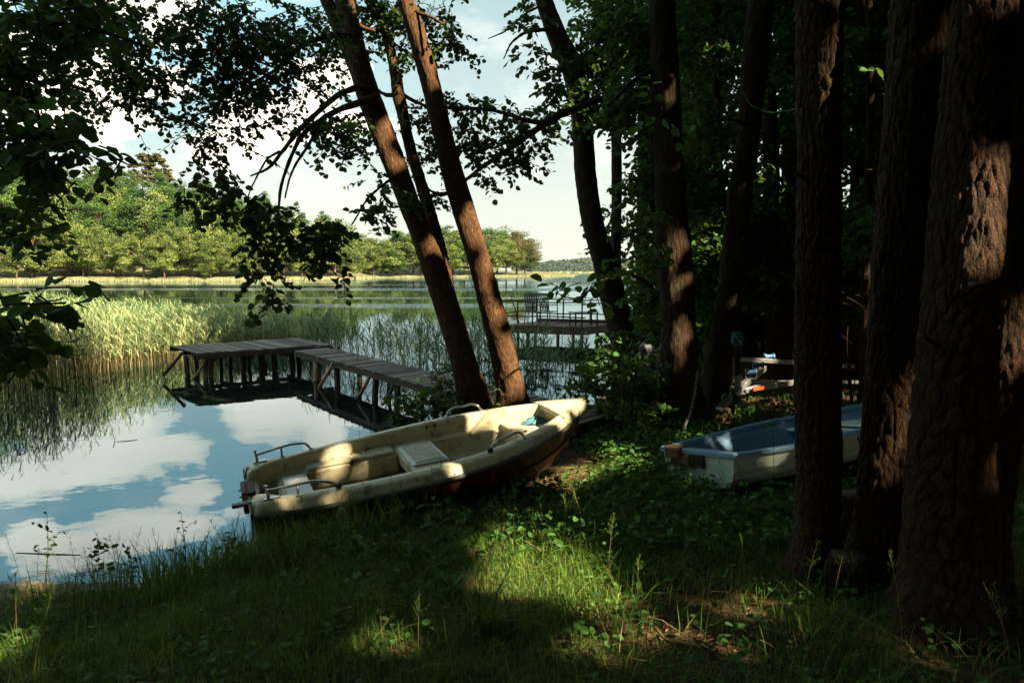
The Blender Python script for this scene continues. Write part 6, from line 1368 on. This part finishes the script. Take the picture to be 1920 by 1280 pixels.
# leaf litter in the cream boat
mm = MB(); n = 170; xs = rs.uniform(.5, 3.2, n); ys_ = rs.uniform(-.35, .42, n); zs_ = np.full(n, .232); k = rs.uniform(0, 1, n) < .22; zs_[k] = .462; xs[k] = rs.uniform(.55, 1.42, k.sum()); ys_[k] = rs.uniform(.38, .56, k.sum()); zs_[~k] = np.where(xs[~k] > 2.62, .52, np.where(xs[~k] < 1.5, .23, .232))
P = (CB[1] @ np.stack([xs, ys_, zs_])).T + CB[0]; leaves(mm, P, norm(rs.normal(size=(n, 3)) * [1, 1, .1]), norm(rs.normal(size=(n, 3)) * .25 + [0, 0, 1]), rs.uniform(.008, .03, n)); tag(mm.build('leaf_debris', M['litter']), 'dead leaves and crumbs lying inside the cream boat', 'leaf debris', kind='stuff')
# broad leaved grass clumps
def tussock(px, py, Y_, n, H, label):
    P = at(px, py, Y_); zg = float(hgt(P[0], P[1])); r_ = tag(None or bpy.data.objects.new('grass_tussock', None), label, 'grass clump') if False else None
    mm = MB(); blades(mm, P[0] + rs.normal(size=n) * .05, P[1] + rs.normal(size=n) * .05, rs.uniform(.6, 1.2, n) * H, rs.uniform(.012, .02, n), 0, .35, .9, K=6)
    tag(mm.build('grass_tussock', [M['grass']]), label, 'grass clump')
tussock(915, 1180, 3.6, 70, .30, 'broad-bladed dark grass clump below the brightest sunlit patch of grass')
tussock(770, 985, 4.9, 40, .30, 'tall grass clump in front of the red patch on the hull of the cream boat')
tussock(545, 1010, 4.75, 50, .28, 'tall grass clump under the stern of the cream boat, left of the fender')
tussock(1150, 850, 7.0, 40, .2, 'grass clump right of the bow of the cream boat')
# floating bits on the water
mm = MB(); n = 420; px = rs.uniform(0, 780, n); py = rs.uniform(780, 1040, n); P = atz(px, py, .004); k = shore_d(P[:, 0], P[:, 1]) < -.3; P = P[k]; n = len(P)
quads(mm, P, norm(rs.normal(size=(n, 3)) * [1, 1, 0]) * rs.uniform(.006, .022, n)[:, None] * np.where(rs.uniform(0, 1, n) < .08, 3, 1)[:, None], norm(rs.normal(size=(n, 3)) * [1, 1, 0]) * rs.uniform(.004, .010, n)[:, None])
tag(mm.build('floating_debris', M['litter']), 'tiny bits of leaf and twig floating on the calm water', 'debris', kind='stuff')
for (pts, lb) in [([(38, 852), (49, 847), (40, 843)], 'small bent twig floating near the left edge of the water'), ([(218, 828), (240, 826), (258, 824)], 'straight thin twig floating on the reflected cloud'), ([(30, 1036), (100, 1038), (150, 1040)], 'long thin stick floating near the left bank')]:
    mm = MB(); tube(mm, [atz(a, b, .001 + .004 * (i == 1)) for i, (a, b) in enumerate(pts)], .004, 5); tag(mm.build('floating_twig', M['bark_dark']), lb, 'twig')

# ------------------------------------------------------------------ air over the lake
mh = bpy.data.materials.new('haze'); mh.use_nodes = True; t = NT(mh.node_tree); t.n.clear(); out = t.node('ShaderNodeOutputMaterial'); pv = t.node('ShaderNodeVolumePrincipled')
pv.inputs['Color'].default_value = (.82, .90, 1, 1); pv.inputs['Density'].default_value = .00003; pv.inputs['Anisotropy'].default_value = .2; t.l.new(pv.outputs[0], out.inputs['Volume'])
mm = MB(); box(mm, (0, 1570, 88), (3600, 3700, 185)); tag(mm.build('haze', mh), kind='stuff', label='thin haze over the lake fading the distant hill', cat='haze')
